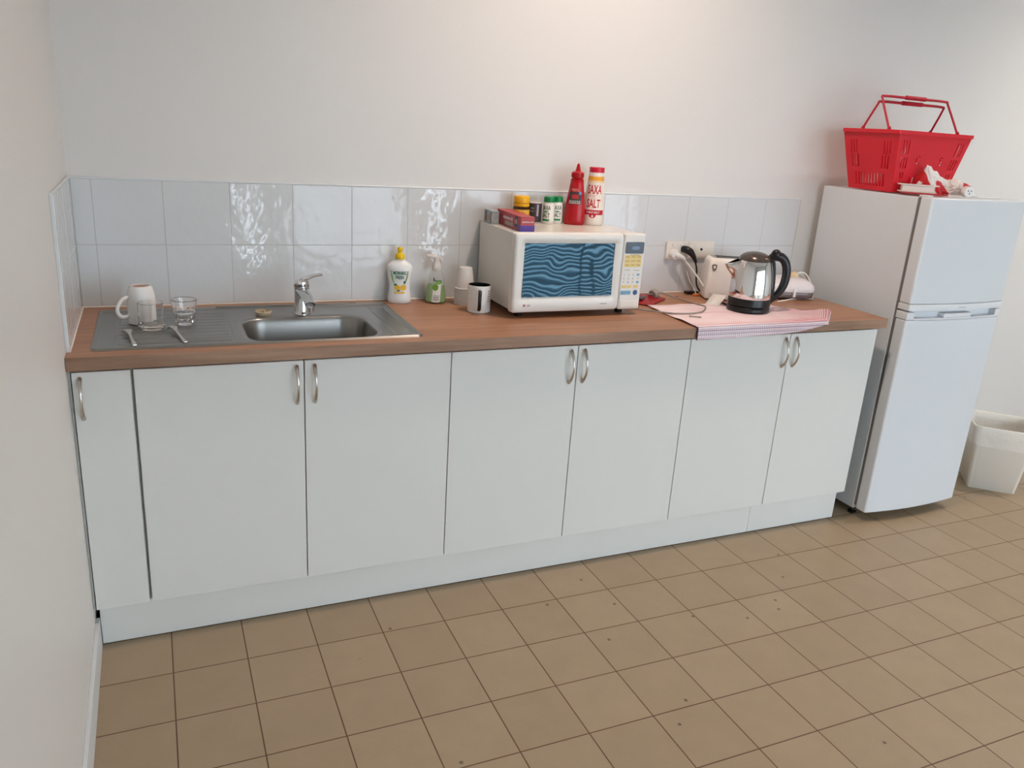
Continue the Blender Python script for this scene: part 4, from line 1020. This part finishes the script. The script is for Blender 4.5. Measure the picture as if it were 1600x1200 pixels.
# ------------------------------------------------------------------ other things on the fridge
bx = thing('mounting_box', 'flat white plastic mounting box at the front left of refrigerator top', 'box', (2.952, -.428, FZ+.0085), R(-37.7))
mb = MB().box(0, .140, 0, .036, 0, .003); mb.box(.010, .130, .002, .034, .003, .026, .002); mb.box(-.004, .145, -.002, .037, .026, .030, .001); mb.out('box_body', M_cream, bx)
MB().box(.012, .128, .006, .030, .030, .0306).out('inner_opening', M_grey, bx)
def crumple(cx, cy, cz, sx_, sy_, sz_, seed, peak=None):
    b = bmesh.new(); bmesh.ops.create_icosphere(b, subdivisions=5, radius=1)
    for v in b.verts:
        p = v.co.copy(); n1 = noise.noise(p*1.6+Vector((seed, 0, 0))); n2 = abs(noise.noise(p*2.6+Vector((0, seed, 0)))); n3 = abs(noise.noise(p*5.5+Vector((seed, seed, 0))))
        r = 1.05+.30*n1-.40*n2-.10*n3
        q = p*r
        z = q.z*sz_
        if peak and q.z > 0: z += peak[2]*max(0, 1-((q.x*sx_-peak[0])**2+(q.y*sy_-peak[1])**2)**.5/.062)
        v.co = Vector((cx+q.x*sx_, cy+q.y*sy_, max(cz+z, 0.0005)))
    return b
def bag_mat():
    m = mat('bag_film', rgb(236, 228, 222), .3, bump=.4, bscale=45); t = NT(m); tc = t.n('ShaderNodeTexCoord').outputs['Object']
    mp_ = t.n('ShaderNodeMapping'); mp_.inputs['Location'].default_value = (.02, .07, .21); t.l(tc, mp_.inputs[0]); nz = t.noise(mp_.outputs[0], 15, 1.0); st = t.ramp(nz, .565, (0, 0, 0, 1), .58, (1, 1, 1, 1))
    t.l(t.mix(st, rgb(236, 228, 222), rgb(206, 36, 44)), t.p.inputs['Base Color']); return m
bgm = bag_mat()
pb = thing('plastic_bag', 'crumpled white and red plastic bag in front of the basket', 'bag', (3.112, -.450, FZ+.0050), R(-37.7))
b = bmesh.new(); NA, NR = 96, 26; ap = b.verts.new((-.046, -.036, .110)); prev = None
for k in range(1, NR+1):
    t = k/NR; ring = []
    for i in range(NA):
        a = 2*PI*i/NA; ca, sa = math.cos(a), math.sin(a)
        crease = abs(noise.noise(Vector((ca*1.2+t*.8, sa*1.2, 3.3))))*1.9+.35*abs(noise.noise(Vector((ca*3, sa*3+t*2, 9.1))))
        R_ = .62+.75*crease*t; x = -.046+.038*t+ca*.082*R_*t; y = -.036*(1-t)**1.2+sa*.025*R_*t
        z = .110*(1-t)**(.50+1.3*abs(noise.noise(Vector((ca*1.3, sa*1.3, 1.7+t)))))+.016*noise.noise(Vector((x*40, y*40, t*4)))*math.sin(PI*t)
        ring.append(b.verts.new((x, y, max(z, .0006))))
    for i in range(NA):
        if prev is None: b.faces.new((ap, ring[i], ring[(i+1) % NA]))
        else: b.faces.new((prev[i], ring[i], ring[(i+1) % NA], prev[(i+1) % NA]))
    prev = ring
bmesh.ops.recalc_face_normals(b, faces=b.faces); mb = MB(); mb._merge(b); o = mb.out('bag_film', bgm, pb, sharp=.9); q_ = o.modifiers.new('thick', 'SOLIDIFY'); q_.thickness = .0008
mb = MB(); mb._merge(crumple(.083, .004, .026, .050, .033, .034, 8.4)); mb.out('bag_end', bgm, pb)
xp = thing('extension_socket', 'white extension cord socket with thin cord on the refrigerator front edge', 'cord', (3.165, -.565, FZ+.024))
mb = MB().lathe([(0, -.018), (.019, -.018), (.021, -.012), (.021, .012), (.016, .018), (0, .020)], 24, mtx=Matrix.Rotation(R(-25), 4, 'Z') @ Matrix.Rotation(R(-90), 4, 'X')); mb.tube([(.012, 0, -.008), (.034, .0, -.012), (.044, .0, -.014)], [.011, .008, .006], seg=12); mb.out('socket', M_white, xp)
MB().tube([(.042, 0, -.014), (.07, .0, -.018), (.11, -.002, -.0205), (.16, .004, -.0205), (.20, .008, -.0205)], .003, seg=8).out('lead', M_white, xp)
mb = MB()
for a, z in ((-.006, .004), (.006, .004), (0, -.006)): mb.box(a-.0012, a+.0012, -.0195, -.0175, z-.003, z+.003, mtx=Matrix.Rotation(R(-25), 4, 'Z'))
mb.out('pin_holes', M_dark, xp)
mb = MB().box(0, .17, -.02, .034, 0, .0045, .001); o = mb.out('leaflet', mat('leaflet_red', rgb(176, 40, 44), .5)); tag(o, 'thin dark red leaflet under the white mounting box', 'paper', loc=(2.950, -.440, FZ+.0035), rz=R(-37.7))

# ------------------------------------------------------------------ waste bin
bn = thing('waste_bin', 'white plastic waste bin with liner right of the refrigerator', 'bin', (3.915, -.452, 0), R(-43))
hb, ht, BH = .095, .135, .318
b = bmesh.new(); rg = []
spec = [(.0, .100), (.004, .104), (BH, ht), (BH-.002, ht-.004), (.008, .098)]
for z, hx in spec: rg.append([b.verts.new((x, y, z)) for x, y in rr_loop(-hx, hx, -hx, hx, .035 if z > .1 else .014, 6)])
for A, B in zip(rg, rg[1:]):
    n = len(A)
    for i in range(n): b.faces.new((A[i], A[(i+1) % n], B[(i+1) % n], B[i]))
b.faces.new(rg[0][::-1]); b.faces.new(rg[-1]); bmesh.ops.recalc_face_normals(b, faces=b.faces); mb = MB(); mb._merge(b); mb.out('bin_body', M_bin, bn)
b = bmesh.new(); rg = []
for z, hx, amp in [(.225, .1315, .004), (.27, .136, .003), (BH+.001, .141, .0015), (BH+.006, .138, .001), (BH+.002, .129, .001), (.29, .124, .002), (.20, .112, .006), (.10, .095, .010), (.03, .085, .0)]:
    ring = []
    for k, (x, y) in enumerate(rr_loop(-hx, hx, -hx, hx, .040, 10)):
        nn = noise.noise(Vector((x*30, y*30, z*12))); s_ = 1+amp/hx*nn*1.6; ring.append(b.verts.new((x*s_, y*s_, z+(.012*nn if z < .25 and hx > .13 else .003*nn))))
    rg.append(ring)
for A, B in zip(rg, rg[1:]):
    n = len(A)
    for i in range(n): b.faces.new((A[i], A[(i+1) % n], B[(i+1) % n], B[i]))
b.faces.new(rg[-1]); bmesh.ops.recalc_face_normals(b, faces=b.faces); mb = MB(); mb._merge(b); mb.out('bin_liner', M_liner, bn, sharp=2)
